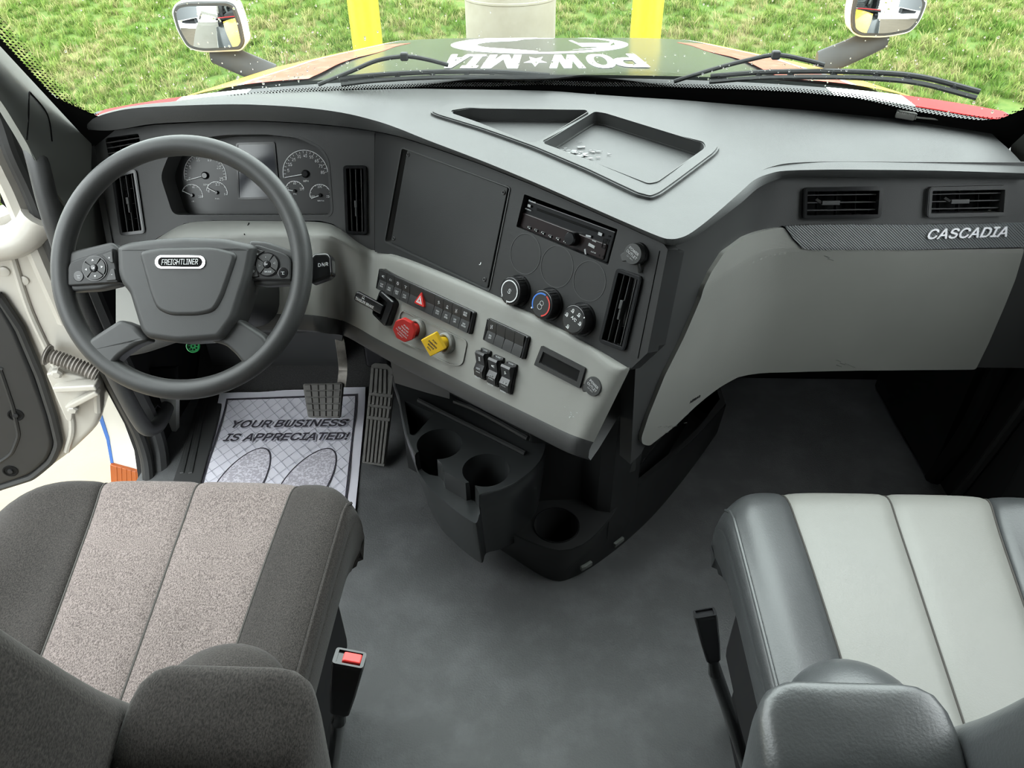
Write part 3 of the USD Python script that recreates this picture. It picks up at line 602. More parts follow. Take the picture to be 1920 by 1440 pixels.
# ================================================================== instrument cluster
IC = T('instrument_cluster', 'instrument cluster with round white-ringed dials and a dark display behind the steering wheel', 'instrument cluster', M4=PG.mat(*PG.ab(470, 330, -.06), -.06))
PIc = Plane(PG.w(*PG.ab(470, 330, -.06), -.06), PG.n, PG.u)
cf = Polygon(PIc.pts([(292, 250), (632, 240), (640, 410), (300, 415)]))
IC.add('face', ext(cf, -.004, 0), 'dial', local=True)
def dial(px, py, edge, a0, a1, nums=(), needle=None, ticks=0, unit_='', uy=-.4, nh=.0075, lw=.0014):
    """A printed dial: white ring from angle a0 to a1 (degrees, anticlockwise), ticks, figures, needle."""
    c = PIc.ab(px, py); R = np.linalg.norm(PIc.ab(*edge) - c); o = []
    o.append(ring(R - lw, R, 0, .0012, 60, radians(a0), radians(a1), *c))
    for k in range(ticks):
        a = radians(a1 + (a0 - a1) * k / (ticks - 1)); d = np.array([cos(a), sin(a)]); o.append(bar((*(c + d * R * .86), .0006), (*(c + d * R * .95), .0006), .001, .001, .0002))
    dr_ = IC.add('dial_ring', cat(*o), 'print', local=True)
    tx = []
    for k, s in enumerate(nums):
        if not s: continue
        wd_ = nh * .62 * len(s)
        a = radians(a1 + (a0 - a1) * k / (len(nums) - 1)); tx.append(mv(text(s, nh, .0006, False, width=wd_), c[0] + cos(a) * R * .76, c[1] + sin(a) * R * .76, 0))
    if unit_: tx.append(mv(text(unit_, nh * .62, .0006, False), c[0], c[1] + R * uy, 0))
    if tx: IC.add('dial_figures', cat(*tx), 'print', local=True, parent=dr_)
    if needle is not None:
        a = radians(needle); d = np.array([cos(a), sin(a)]); n = IC.add('needle', bar((*c, .004), (*(c + d * R * .9), .004), .0018, .001, .0004), 'print', local=True, parent=dr_)
        IC.add('needle_hub', mv(lathe([(0, 0), (R * .17, 0), (R * .17, .003), (R * .12, .006), (0, .006)], 20), *c, 0), 'gloss', local=True, parent=dr_)
dial(385, 329, (385, 287), -12, 192, ('0', '5', '10', '15', '20', '25'), 195, 26, 'RPM', -.42, .0068)
dial(361, 366, (381, 366), -10, 160, ('', '', '60', '', '100'), 155, 9, 'OIL', -.55, .005)
dial(407, 361, (427, 362), -12, 170, ('E', '', '1/2', '', 'F'), 152, 9, 'FUEL', -.55, .005)
dial(573, 326, (573, 281), 5, 190, ('', '5', '15', '25', '35', '45', '55', '65', '75', '85'), 190, 20, 'MPH', -.3, .0065)
dial(553, 358, (571, 356), 15, 160, ('0', '', '60', '', '120'), 170, 9, 'PRI', -.3, .005)
dial(601, 366, (601, 345), -8, 190, ('100', '', '190', '', '250'), 200, 9, 'WATER', -.5, .005)
dsp = [(443, 268), (516, 266), (526, 372), (446, 374)]
IC.add('display_bezel', ext(Polygon(PIc.pts(rp(np.array(dsp, float), 5, 3))).difference(Polygon(PIc.pts(rp(np.array(dsp, float), 5, 3))).buffer(-.004)), 0, .003), 'gloss', local=True)
IC.add('display', ext(Polygon(PIc.pts([(446, 271), (513, 269), (523, 369), (449, 371)])), .0005, .0015), 'screen', local=True)

# ================================================================== blank plate over the screen opening
cp = PS.pts([(764, 281), (953, 352), (914, 541), (733, 455)], -.004); cc = cp.mean(0)
CP = T('screen_cover_plate', 'blank dark plate with four corner screws covering the centre screen opening', 'cover plate', M4=PS.mat(*cc, -.019))
CP.add('plate', bev(rp(cp - cc, .004, 3), 0, .016, .0015), 'black', local=True)
for px, py in ((765, 290), (944, 361), (738, 447), (908, 524)):
    a, b = PS.ab(px, py, -.002) - cc
    s = CP.add('screw', mv(lathe([(.0016, .0), (.0016, .0022), (.003, .0026), (.0042, .0018), (.0044, 0)], 16), a, b, .0155), 'panel', local=True)
a, b = PS.ab(899, 497, -.003) - cc
CP.add('paint_chip', mv(ext(Polygon([(0, 0), (.002, .001), (.0035, .0045), (.0022, .007), (.001, .0045), (.0012, .002), (-.0015, .0012)]), 0, .0005), a, b, .016), 'print', local=True)

# ================================================================== car radio
rq = PS.pts([(984, 372), (1153, 434), (1137, 494), (969, 426)], -.008); rc = rq.mean(0); re_ = unit(rq[1] - rq[0]); ra = math.atan2(re_[1], re_[0])
PR = Plane(PS.w(*rc, -.02), PS.n, PS.u * re_[0] + PS.v * re_[1]); RQ = PR.pts([(984, 372), (1153, 434), (1137, 494), (969, 426)], .012)
W_, H_ = (np.linalg.norm(RQ[1] - RQ[0]) + np.linalg.norm(RQ[2] - RQ[3])) / 2, (np.linalg.norm(RQ[3] - RQ[0]) + np.linalg.norm(RQ[2] - RQ[1])) / 2
RA = T('car_radio', 'black car radio with a disc slot, knob and small preset buttons in the centre stack', 'radio', M4=PR.mat())
RA.add('body', cat(bev(rect(W_, H_, 0, 0, .002), -.08, .010, .002)), 'gloss', local=True)
RA.add('recess_back', ext(rect(W_ * 1.16, H_ * 1.3), -.03, -.026), 'void', local=True)
def RL(px, py, c=.012): return PR.ab(px, py, c)
a, b = RL(1005, 392), RL(1120, 434)
RA.add('disc_slot', bar((*a, .0095), (*b, .0095), .0045, .002, .0008), 'void', local=True)
fp_ = RA.add('faceplate', bev(rect(W_ * .95, H_ * .5, -W_ * .01, -H_ * .2, .003), .009, .0125, .0015), mat('radio_face', (.02, .013, .013), .2), local=True)
for i, (px, py) in enumerate([(993.5, 427), (1006, 432), (1019, 437), (1032.5, 443), (1047, 448), (1061, 454)]):
    p = RL(px, py); bt = RA.add('preset_button', mv(rbox(.0085, .0045, .003, .0008), *p, .0128), 'gloss', local=True)
    RA.add('preset_figure', parent=bt, m='print', local=True, mesh=cat(mv(text(str(i + 1), .0025, .0004, False), p[0] - .0024, p[1] + .0006, .0143), box(.0032, .001, .0004, (p[0] + .0016, p[1] - .0008, .0144))))
p = RL(1078, 448)
RA.add('volume_knob', mv(lathe([(0, 0), (.0115, 0), (.0112, .014), (.0095, .0165), (0, .0172)], 32), p[0], p[1], .0115), 'gloss', local=True)
for (px, py, w, h, r) in ((1104, 443, .011, .0035, .1), (1110, 461, .014, .0048, -.1), (1098, 472, .0035, .009, .5), (1126, 439, .0085, .005, 0), (993, 386, .0075, .0045, 0)):
    p = RL(px, py); RA.add('key', mv(rotz(rbox(w, h, .0015, .0006), r), p[0], p[1], .0128), 'print2', local=True)
RA.add('lettering', cat(mv(text('Bluetooth', .0028, .0004), *RL(997, 378), .0102), mv(text('AUX IN', .0022, .0004, False), *RL(1113, 473), .0128), mv(text('BAND', .0022, .0004, False), *RL(1115, 452), .0128), mv(text('MP3/WMA', .002, .0004, False), *RL(991, 393), .0128)), 'print', local=True)
p = RL(1134, 457); RA.add('usb_port', cat(mv(ext(Polygon(rect(.008, .016)).difference(Polygon(rect(.006, .013))), 0, .001), p[0], p[1], .0125)), 'void', local=True)
RA.add('port', cat(*[mv(lathe([(0, 0), (.0016, 0), (.0016, .0008), (0, .0008)], 12), *RL(x, y), .0122) for x, y in ((1124, 479), (1131, 481), (1142, 443), (982, 381), (973, 416))]), 'void', local=True)

# ================================================================== climate knobs
def knob(px, py, R, label, marks):
    c = PS.ab(px, py, .022); t = T('climate_knob', label, 'knob', M4=PS.mat(*c, 0, -.35))
    n = 24; body = ext(np.array([(R * (1 + (.025 if k % 4 < 2 else 0)) * cos(a), R * (1 + (.025 if k % 4 < 2 else 0)) * sin(a)) for k, a in enumerate(np.linspace(0, 2 * pi, 96, endpoint=False))]), .003, .021)
    t.add('base_ring', lathe([(0, -.002), (R * 1.16, -.002), (R * 1.14, .003), (0, .003)], 40), 'gloss', local=True)
    t.add('grip', cat(body, lathe([(R, .02), (R * .98, .0225), (R * .9, .0235), (0, .0235)], 40)), 'gloss', local=True)
    t.add('face', lathe([(0, .0234), (R * .86, .0234), (R * .84, .0245), (0, .0245)], 36), 'black', local=True)
    marks(t, R); return t
def m1(t, R):
    t.add('ring_print', ring(R * .72, R * .80, .0245, .0249, 40, radians(-75), radians(245)), 'print', local=True)
    t.add('symbol', cat(text('S', R * .35, .0004), mv(text('O', R * .16, .0004), -R * .35, -R * .72, 0), mv(text('I', R * .16, .0004), R * .3, -R * .75, 0)).apply_translation((0, 0, .0245)), 'print2', local=True)
def m2(t, R):
    t.add('cold_arc', ring(R * .72, R * .82, .0245, .0249, 24, radians(95), radians(240)), 'blue', local=True)
    t.add('hot_arc', ring(R * .72, R * .82, .0245, .0249, 24, radians(-50), radians(88)), 'redp', local=True)
    t.add('symbol', mv(cat(ring(R * .14, R * .18, 0, .0004, 20, cy=R * .12), ring(R * .17, R * .21, 0, .0004, 20, cy=-R * .18)), 0, 0, .0245), 'print2', local=True)
    t.add('pointer', mv(rbox(R * .1, R * .12, .001, .0003), -R * .5, -R * .72, .0247), 'print', local=True)
def m3_(t, R):
    o = [mv(text('A/C', R * .2, .0004), 0, R * .12, 0)]
    for a in (20, 75, 130, 185, 265): o.append(mv(cat(ring(R * .05, R * .09, 0, .0004, 12, cy=R * .05), box(R * .24, R * .05, .0004, (0, -R * .1, .0002)), box(R * .05, R * .14, .0004, (R * .1, -R * .05, .0002))), R * .62 * cos(radians(a)), R * .62 * sin(radians(a)), 0))
    t.add('symbol', mv(cat(*o), 0, 0, .0245), 'print', local=True); t.add('pointer', mv(rbox(R * .08, R * .1, .001, .0003), R * .6, R * .75, .0247), 'print', local=True)
KR = .0245
knob(957, 546, KR, 'black climate knob with a white ring, leftmost of the three below the radio', m1)
knob(1016, 571, KR, 'black temperature knob with a blue and red arc', m2)
knob(1076, 600, KR, 'black climate knob with airflow symbols, nearest the tall slanted vent', m3_)

# ================================================================== power outlets
def outlet(pl, px, py, label):
    c = pl.ab(px, py, .012); t = T('power_outlet', label, 'power outlet', M4=pl.mat(*c, 0, 0))
    R = .0165
    t.add('collar', lathe([(0, 0), (R * 1.08, 0), (R * 1.05, .006), (0, .006)], 32), 'black', local=True)
    t.add('cap', cat(lathe([(R, .006), (R, .013), (R * .94, .0165), (0, .017)], 32), mv(rotz(bev(rp([(-.008, -.006), (.008, -.006), (.006, .008), (-.006, .008)], .003), .008, .014, .0015), 2.2), -R * .82, -R * .55, 0)), 'soft', local=True)
    t.add('tether', tube([(R * .5, -R * .6, .008), (R * .75, -R * 1.15, .006), (R * .8, -R * 1.5, .003)], .003, 8), 'soft', local=True)
    t.add('lettering', mv(rotz(cat(mv(text('POWER', .0042, .0004), 0, .005, 0), mv(text('OUTLET', .0042, .0004), 0, -.0015, 0), mv(text('12V MAX', .0022, .0004, False), 0, -.0072, 0)), -.32), 0, 0, .0168), 'print2', local=True)
outlet(PS, 1189, 476, 'round power outlet with a rubber cap on the centre stack above the slanted vent')
outlet(PK, 1114, 724, 'round power outlet with a rubber cap at the right end of the grey panel')

# ================================================================== switches on the grey panel
KO = .012
def pk(px, py, c=KO): return PK.ab(px, py, c)
def icon(k, s):
    o = {'horn': lambda: cat(box(.0035, .0022, .0004), box(.0016, .0035, .0004, (.0016, 0, 0)), box(.002, .0007, .0004, (.0038, .0014, 0)), box(.002, .0007, .0004, (.0038, -.0014, 0))),
         'lamp': lambda: cat(ring(.001, .0016, 0, .0004, 14), box(.0024, .0005, .0004, (.0032, .0012, 0)), box(.0024, .0005, .0004, (.0032, 0, 0)), box(.0024, .0005, .0004, (.0032, -.0012, 0))),
         'gear': lambda: cat(ring(.0013, .0021, 0, .0004, 14), *[rotz(box(.0008, .0014, .0004, (0, .0027, 0)), a) for a in np.arange(6) * pi / 3]),
         'dome': lambda: cat(box(.006, .0007, .0004, (0, .0014, 0)), rotz(box(.0007, .0022, .0004, (0, -.001, 0)), .5), box(.0007, .0022, .0004, (0, -.001, 0)), rotz(box(.0007, .0022, .0004, (0, -.001, 0)), -.5)),
         'seat': lambda: cat(ring(.0008, .0016, 0, .0004, 12, cy=.0012), rotz(box(.005, .0009, .0004, (0, -.0014, 0)), .5)),
         'tri': lambda: cat(ring(.0014, .002, 0, .0004, 16), box(.0052, .0008, .0004, (0, -.0026, 0))),
         'lane': lambda: cat(rotz(box(.0007, .006, .0004, (-.0012, 0, 0)), .3), rotz(box(.0007, .006, .0004, (.0012, 0, 0)), .3), rotz(box(.0006, .007, .0004), -.6)),
         'axle': lambda: cat(box(.0006, .007, .0004), box(.004, .0006, .0004, (0, .0026, 0)), box(.004, .0006, .0004), box(.004, .0006, .0004, (0, -.0026, 0)))}[k]()
    m = tm(o).copy(); m.apply_scale([s, s, 1]); return m
def bankxf(px0, px1):
    a, b = pk(*px0), pk(*px1); return a, b, math.atan2(*(b - a)[::-1])
def switch_bank(q, n, wide, items, labs, label_housing, cat_='switch panel'):
    """q: four corners in the photograph; one housing and n keys, each a thing of its own."""
    Q = PK.pts(q, KO + .006); c = Q.mean(0); e = unit((Q[1] - Q[0]) + (Q[2] - Q[3])); ang = math.atan2(e[1], e[0]); Rm = np.array([[cos(ang), sin(ang)], [-sin(ang), cos(ang)]]); L = (Q - c) @ Rm.T
    hw = (abs(L[:, 0])).mean(); hh = abs(L[:, 1]).mean()
    hs = T('switch_housing', label_housing, cat_, M4=PK.mat(*c, KO, ang))
    hs.add('housing', bev(rect(2 * hw, 2 * hh, 0, 0, .003), -.01, .006, .002), 'gloss', local=True)
    for sx in (-1, 1): hs.add('housing_end', rbox(.006, 2 * hh * .98, .011, .002, (sx * (hw - .003), 0, .004)), 'gloss', local=True)
    tot = sum(wide); x = -hw + .006; span = 2 * hw - .012
    for i in range(n):
        w = span * wide[i] / tot; cx = x + w / 2; x += w
        t = T('rocker_switch', labs[i], 'switch', M4=PK.mat(*(c + Rm.T @ np.array([cx, 0])), KO, ang))
        k = hh - .0012
        prof = [(-k, .005), (-k, .0105), (-k * .5, .0098), (-.0006, .0082), (0, .0078), (.0006, .0086), (k * .55, .0112), (k, .0122), (k, .005)]
        body = solidloft([np.array([(sx * (w / 2 - .0004), y, z) for y, z in prof]) for sx in (-1, 1)])
        t.add('key', body, 'black', local=True)
        ic, tx = items[i]
        if ic: t.add('symbol', mv(icon(ic, 1.25), 0, k * .5, .0114), 'print2', local=True)
        if tx:
            up, lo = tx; o = []
            for j, s in enumerate(lo): o.append(mv(text(s, .0031, .0005, True, width=min(.0125, .0024 * len(s))), 0, -k * .33 - j * .0045, .0098))
            for j, s in enumerate(up): o.append(mv(text(s, .0031, .0005, True, width=min(.0125, .0024 * len(s))), 0, k * .72 - j * .0045, .0118))
            if o: t.add('lettering', cat(*o), 'print2', local=True)
        if wide[i] > 2:
            tri = lambda r: np.array([(r * cos(a), r * sin(a)) for a in (pi / 2, pi / 2 + 2 * pi / 3, pi / 2 + 4 * pi / 3)])
            t.add('triangle', mv(bev(rp(tri(.0185), .004, 4), .008, .0145, .0015), 0, -.002, 0), 'red', local=True, label='red raised warning triangle')
            t.add('triangle_print', mv(cat(ext(Polygon(tri(.0105), [tri(.0075)]), 0, .0005), ext(Polygon(tri(.006), [tri(.0036)]), 0, .0005)), 0, -.002, .0145), 'print', local=True)
switch_bank([(713, 504), (892, 585), (882, 628), (706, 540)], 9, [1, 1, 1, 1, 3, 1, 1, 1, 1],
            [('horn', ([], ['SUPP', 'HORN'])), ('lamp', ([], ['WORK', 'LIGHT'])), ('gear', ([], ['LIGHT', 'TEST'])), ('dome', ([], ['DOME', 'LIGHT'])), (None, None), ('seat', ([], ['HIGH', 'IDLE'])), ('tri', ([], ['ATC', 'SPIN'])), ('lane', ([], ['LDW', 'OFF'])), (None, (['OVER', 'RIDE'], ['ENG', 'BRAKE']))],
            ['black rocker switch at the left end of the long switch row', 'black rocker switch second from the left end of the long switch row', 'black rocker switch third from the left in the long row, with a toothed symbol', 'black rocker switch just left of the wide hazard switch', 'wide hazard switch with a red triangle in the middle of the long row',
             'black rocker switch just right of the wide hazard switch', 'black rocker switch second to the right of the hazard switch', 'black rocker switch with a crossed slanting symbol, last but one in the long row', 'black rocker switch with two blocks of lettering at the right end of the long row'],
            'long black housing that holds the row of nine switches on the grey panel')
switch_bank([(918, 597), (993, 632), (982, 674), (904, 636)], 4, [1, 1, 1, 1], [('lane', ([], ['ABA', 'OFF'])), (None, None), (None, None), (None, None)],
            ['black rocker switch with a symbol, leftmost of the short switch row below the climate knobs', 'blank black rocker switch second from the left in the short row', 'blank black rocker switch third from the left in the short row', 'blank black rocker switch at the right end of the short row'],
            'short black housing that holds four switches below the climate knobs')
def rocker(px, py, ic, lo, top, foot, label):
    Q = pk(px, py, KO + .012); e = unit(pk(px + 46, py + 21, KO) - pk(px, py, KO)); ang = math.atan2(e[1], e[0])
    t = T('valve_rocker', label, 'switch', M4=PK.mat(*Q, KO, ang)); w, h = .0215, .052
    t.add('frame', bev(rect(w + .003, h + .004, 0, 0, .0015), -.006, .006, .001), 'gloss', local=True)
    prof = [(-h / 2 + .002, .004), (-h / 2 + .002, .012), (-h * .22, .0165), (0, .0125), (h * .05, .0135), (h * .38, .021), (h / 2 - .002, .019), (h / 2 - .002, .004)]
    t.add('paddle', solidloft([np.array([(sx * (w / 2), y, z) for y, z in prof]) for sx in (-1, 1)]), 'gloss', local=True)
    t.add('symbol', xf(icon(ic, 1.2), trimesh.transformations.compose_matrix(angles=(.35, 0, 0), translate=(0, h * .2, .0178))), 'print', local=True)
    t.add('lettering', cat(*[xf(text(s, .003, .0005, width=min(.014, .0026 * len(s))), trimesh.transformations.compose_matrix(angles=(.15, 0, 0), translate=(0, -h * .16 - j * .0055, .0160 - j * .0008))) for j, s in enumerate(lo)],
          mv(text(top, .0024, .0005, width=.012), 0, h / 2, .006), mv(text(foot, .0026, .0005, width=.015), 0, -h / 2 + .0004, .0125)), 'print2', local=True)
rocker(901, 683, 'axle', ['DIFF', 'AXLE'], 'LOCK', 'UNLOCK', 'tall glossy rocker with an axle symbol, nearest the yellow parking valve')
rocker(925, 696, 'horn', ['5TH', 'WHEEL'], 'SLIDE', 'LOCK', 'tall glossy rocker in the middle of the three')
rocker(949, 709, 'seat', ['SUSP', 'FILL'], 'DUMP', 'NORMAL', 'tall glossy rocker nearest the open black pocket, of the three')
# open pocket
pq = PK.pts([(1017, 648), (1099, 690), (1088, 728), (1003, 684)], KO + .003); pc = pq.mean(0); e = unit(pq[1] - pq[0]); an = math.atan2(e[1], e[0]); Rm = np.array([[cos(an), sin(an)], [-sin(an), cos(an)]]); pl_ = (pq - pc) @ Rm.T
pk_t = T('storage_pocket', 'small rectangular black storage pocket in the grey panel left of the power outlet', 'storage pocket', M4=PK.mat(*pc, KO, an))
o = Polygon(rp(pl_, .002)); pk_t.add('bezel', ext(o.difference(o.buffer(-.008)), -.006, .006), 'black', local=True); pk_t.add('opening', ext(o.buffer(-.006), .001, .0035), 'void', local=True)
pk_t.add('pocket_lip', ext(o.buffer(-.008).difference(o.buffer(-.0095)), .003, .0045), 'gloss', local=True)

# trailer brake lever in its black socket
tq = PK.ab(722, 578, .02); tb = T('trailer_brake_lever', 'black trailer brake lever sticking out of a glossy socket left of the red valve', 'lever', M4=PK.mat(*tq, KO - .002, -.18))
tb.add('socket', tm(mf(bev(rect(.054, .06, 0, 0, .009, 4), -.004, .018, .005)) - m3.Manifold.cube((.03, .042, .03), True).translate((-.006, -.002, .02))), 'gloss', local=True)
tb.add('cavity', box(.032, .044, .002, (-.006, -.002, .005)), 'void', local=True)
PLv = Plane(PK.pw(722, 572, .03), PK.n, PK.u)
h0, h1 = PK.pw(720, 582, .022), PK.pw(667, 553, .052)
tb.add('handle', bar(h0, h1, .022, .012, .005, PK.n), 'gloss')
d = unit(h1 - h0); mid = lerp(h0, h1, .62); PH = Plane(mid, np.cross(-d, np.cross(PK.n, -d)) * 1.0, -d)
PH = Plane(mid + PH.n * .0062, PH.n, -d)
tb.add('lettering', xf(text('TRAILER BRAKE', .0055, .0005, width=.044), PH.mat(0, -.003)), 'print')
tb.add('symbol', xf(icon('tri', 1.3), PH.mat(-.006, .007)), 'print')

# air brake valves: red octagon and yellow square on collars
def recess(px):
    q = PK.pts(rp(np.array(px, float), 8, 4), KO); return Polygon(q)
vr = recess([(757, 583), (877, 640), (868, 683), (850, 684), (748, 636), (752, 590)])
DB.add('valve_recess', xf(ext(vr.buffer(.002).difference(vr), KO - .002, KO + .0035), PK.mat()), 'trim')
def valve(px, py, shape, m, label, lines, pm):
    c = PK.ab(px, py, KO); t = T('air_brake_valve', label, 'valve knob', M4=PK.mat(*c, KO, 0))
    t.add('collar', lathe([(.013, 0), (.021, 0), (.0205, .010), (.017, .0125), (.0145, .011), (.013, .004)], 36), 'trim', local=True)
    t.add('stem', lathe([(0, .001), (.0125, .001), (.0125, .03), (.010, .036), (0, .036)], 28), m, local=True)
    # the knob's plate leans towards the driver's eyes
    K = trimesh.transformations.compose_matrix(angles=(.1, .42, 0), translate=(0, 0, .037))
    t.add('plate', xf(bev(rp(shape, .0025), -.005, .005, .0018), K), m, local=True)
    t.add('lettering', xf(cat(*[mv(text(s, h, .0005, width=w), 0, y, .005) for s, h, w, y in lines]), K @ trimesh.transformations.rotation_matrix(-.45, [0, 0, 1])), pm, local=True)
oc = circle(.0245, 8); oc = oc @ np.array([[cos(.25), sin(.25)], [-sin(.25), cos(.25)]])
valve(786, 617, oc, 'red', 'red octagonal trailer air supply valve knob', [('PUSH', .003, .013, .010), ('TRAILER', .0026, .019, .004), ('AIR SUPPLY', .0032, .027, -.002), ('PULL TO EVACUATE', .0024, .029, -.008), ('TO APPLY', .0022, .014, -.013)], 'print')
sq = np.array([(0, -.027), (.027, 0), (0, .027), (-.027, 0)]) * .95
valve(840, 643, sq, 'yellow', 'yellow diamond-shaped parking brake valve knob', [('PUSH', .003, .011, .008), ('PARKING', .0034, .021, .001), ('BRAKE', .003, .015, -.005), ('PULL', .0026, .010, -.011)], 'ink')

# ================================================================== steering wheel
SWh = T('steering_wheel', 'black four-spoke truck steering wheel with button pods and an oval badge', 'steering wheel', M4=PW.mat())
th = np.linspace(0, 2 * pi, 96, endpoint=False)
SWh.add('rim', tube(np.stack([.2135 * np.cos(th), .2135 * np.sin(th), np.zeros(96)], 1), .0178, 20, True), 'soft', local=True, smooth=60)
def wp(px, c=0, r=6, n=3): return PW.pts(rp(np.array(px, float), r, n), c)
hub = wp([(217, 461), (240, 453), (300, 446), (350, 443), (420, 446), (470, 457), (478, 463), (466, 522), (458, 545), (440, 600), (412, 637), (330, 643), (274, 634), (262, 620), (240, 548), (226, 532), (219, 512)], .03, 8)
SWh.add('hub_cover', cat(bev(hub, -.03, .032, .012, 5)), 'soft', local=True, smooth=50)
rz = wp([(258, 470), (300, 463), (400, 462), (446, 474), (418, 556), (402, 585), (370, 592), (318, 592), (292, 580), (280, 550)], .036, 14, 5)
SWh.add('hub_raise', bev(rz, .028, .037, .0075, 5), 'soft', local=True, smooth=60)
bc = PW.ab(337, 491, .04); 
cap = lambda w, h: Point(-w / 2 + h / 2, 0).buffer(h / 2, 8).union(Point(w / 2 - h / 2, 0).buffer(h / 2, 8)).convex_hull
bd = SWh.add('badge', mv(ext(cap(.087, .0225), 0, .005), bc[0], bc[1], .034), 'chrome', local=True)
SWh.add('badge_field', mv(ext(cap(.076, .0158), .005, .0054), bc[0], bc[1], .034), 'void', local=True)
SWh.add('badge_lettering', mv(rotz(text('FREIGHTLINER', .0095, .0012, False, .2, width=.063), .02), bc[0], bc[1], .0394), 'print', local=True)
# spokes
def spoke(px, c0, c1, r=.006): SWh.add('spoke', bev(wp(px, (c0 + c1) / 2, 8), c0, c1, r, 4), 'soft', local=True, smooth=50)
spoke([(112, 505), (122, 478), (150, 470), (215, 455), (232, 470), (232, 535), (190, 545), (140, 548), (118, 545)], -.018, .004)
spoke([(470, 452), (505, 455), (540, 468), (572, 478), (576, 545), (545, 535), (500, 538), (460, 530)], -.018, .004)
spoke([(232, 600), (262, 612), (286, 640), (262, 648), (232, 668), (214, 690), (192, 694), (160, 660), (176, 636)], -.016, .014, .008)
spoke([(448, 596), (500, 630), (514, 652), (482, 690), (466, 690), (448, 666), (428, 648), (398, 640), (414, 616)], -.016, .014, .008)
def pod(px, wheel, wr, keys, circ, right):
    p = wp(px, .012, 5); pod_ = SWh.add('button_pod', bev(p, -.012, .014, .003, 3), 'black', local=True)
    c = PW.ab(*wheel, .016); R = np.linalg.norm(PW.ab(wheel[0], wheel[1] - wr, .016) - c)
    SWh.add('pad_ring', mv(ring(R, R * 1.09, .013, .0155, 36), *c, 0), 'gloss', local=True, parent=pod_)
    for k in range(4):
        a0, a1 = radians(45 + 90 * k + 10 + 4), radians(135 + 90 * k + 10 - 4)
        SWh.add('pad_button', mv(ring(R * .36, R * .98, .012, .0175, 14, a0, a1), *c, 0), 'soft', local=True, parent=pod_)
    SWh.add('ok_button', mv(lathe([(0, .012), (R * .33, .012), (R * .31, .0185), (R * .2, .0195), (0, .0197)], 24), *c, 0), 'gloss', local=True, parent=pod_)
    o = [mv(text('OK' if not right else 'M', R * .16, .0004), 0, 0, .0196)]
    for k in range(4):
        a = radians(100 + 90 * k); tr = np.array([(0, .0024), (-.0021, -.0012), (.0021, -.0012)])
        if not right: o.append(mv(rotz(ext(tr, 0, .0004), a - pi / 2), .68 * R * cos(a), .68 * R * sin(a), .0175))
        else: o.append(mv(text(['^', '|<', 'MODE', '>|'][k], .003, .0004), .66 * R * cos(a), .66 * R * sin(a), .0175))
    SWh.add('pad_print', mv(cat(*o), *c, 0), 'print' if not right else 'print2', local=True, parent=pod_)
    for q, s in keys:
        kp = wp(q, .015, 2); SWh.add('corner_button', bev(kp, .012, .0165, .001), 'soft', local=True, parent=pod_); m = kp.mean(0); SWh.add('corner_print', mv(text(s, .004, .0004), *m, .0165), 'print', local=True, parent=pod_)
    m = PW.ab(*circ, .015); SWh.add('round_button', mv(lathe([(0, .012), (.0095, .012), (.0092, .0145), (.0075, .0152), (0, .0145)], 24), *m, 0), 'gloss', local=True, parent=pod_)
    SWh.add('round_print', mv(cat(box(.006, .0008, .0004, (0, .001, .0152)), box(.0008, .005, .0004, (0, -.001, .0152)), box(.004, .0008, .0004, (.001, -.003, .0152))), *m, 0), 'print2', local=True, parent=pod_)
pod([(128, 502), (133, 491), (145, 486), (213, 464), (219, 505), (224, 530), (128, 536)], (177, 503), 22, [([(192, 478), (211, 471), (213, 493), (207, 492)], '+'), ([(199, 527), (209, 504), (215, 504), (219, 525)], '-')], (147, 518), False)
pod([(478, 459), (486, 460), (530, 474), (541, 480), (547, 491), (546, 526), (463, 525)], (501, 496), 21, [([(479, 467), (496, 471), (484, 479), (474, 488)], 'o'), ([(473, 498), (479, 498), (485, 519), (467, 520)], 'o')], (530, 511), True)
# steering column and shift stalk
SC = T('steering_column', 'black steering column shroud leading from the wheel into the dash', 'steering column', base=(-.626, 1.3, .66))
e0, e1 = PW.w(0, -.02, -.03), np.array([-.62, 1.60, .44])
ax = unit(e1 - e0); cs = []
for k, (rx, ry) in zip(np.linspace(0, 1, 6), [(.075, .06), (.085, .07), (.085, .075), (.08, .075), (.075, .08), (.075, .08)]):
    c = lerp(e0, e1, k); u = np.array([1., 0, 0]); v = np.cross(ax, u); a = np.linspace(0, 2 * pi, 28, endpoint=False)
    cs.append(c + u * (rx * np.sign(np.cos(a)) * np.abs(np.cos(a)) ** .7)[:, None] + v * (ry * np.sign(np.sin(a)) * np.abs(np.sin(a)) ** .7)[:, None])
SC.add('shroud', solidloft(cs), 'black', smooth=45)
s0 = PW.pw(470, 505, -.07); s1 = PW.pw(588, 500, -.055); s2 = PW.pw(624, 497, -.05)
ST = T('shift_stalk', 'black shift stalk with a fat end sticking out right of the steering wheel rim', 'lever', base=s0)
ST.add('stem', bar(s0, s1, .02, .016, .006, PW.n), 'gloss')
qq = PW.pts(rp(np.array([(583, 484), (592, 476), (616, 475), (623, 484), (625, 515), (618, 522), (585, 534), (580, 520)], float), 5, 3), -.045)
ST.add('grip', xf(bev(qq, -.062, -.036, .006, 4), PW.mat()), 'gloss')
ST.add('lettering', xf(cat(mv(text('D', .006, .0005), *PW.ab(599, 497, -.036), 0), mv(text('N', .006, .0005), *PW.ab(606, 496, -.036), 0), mv(text('R', .006, .0005), *PW.ab(613, 495, -.036), 0)), PW.mat(0, 0, -.036)), 'print')
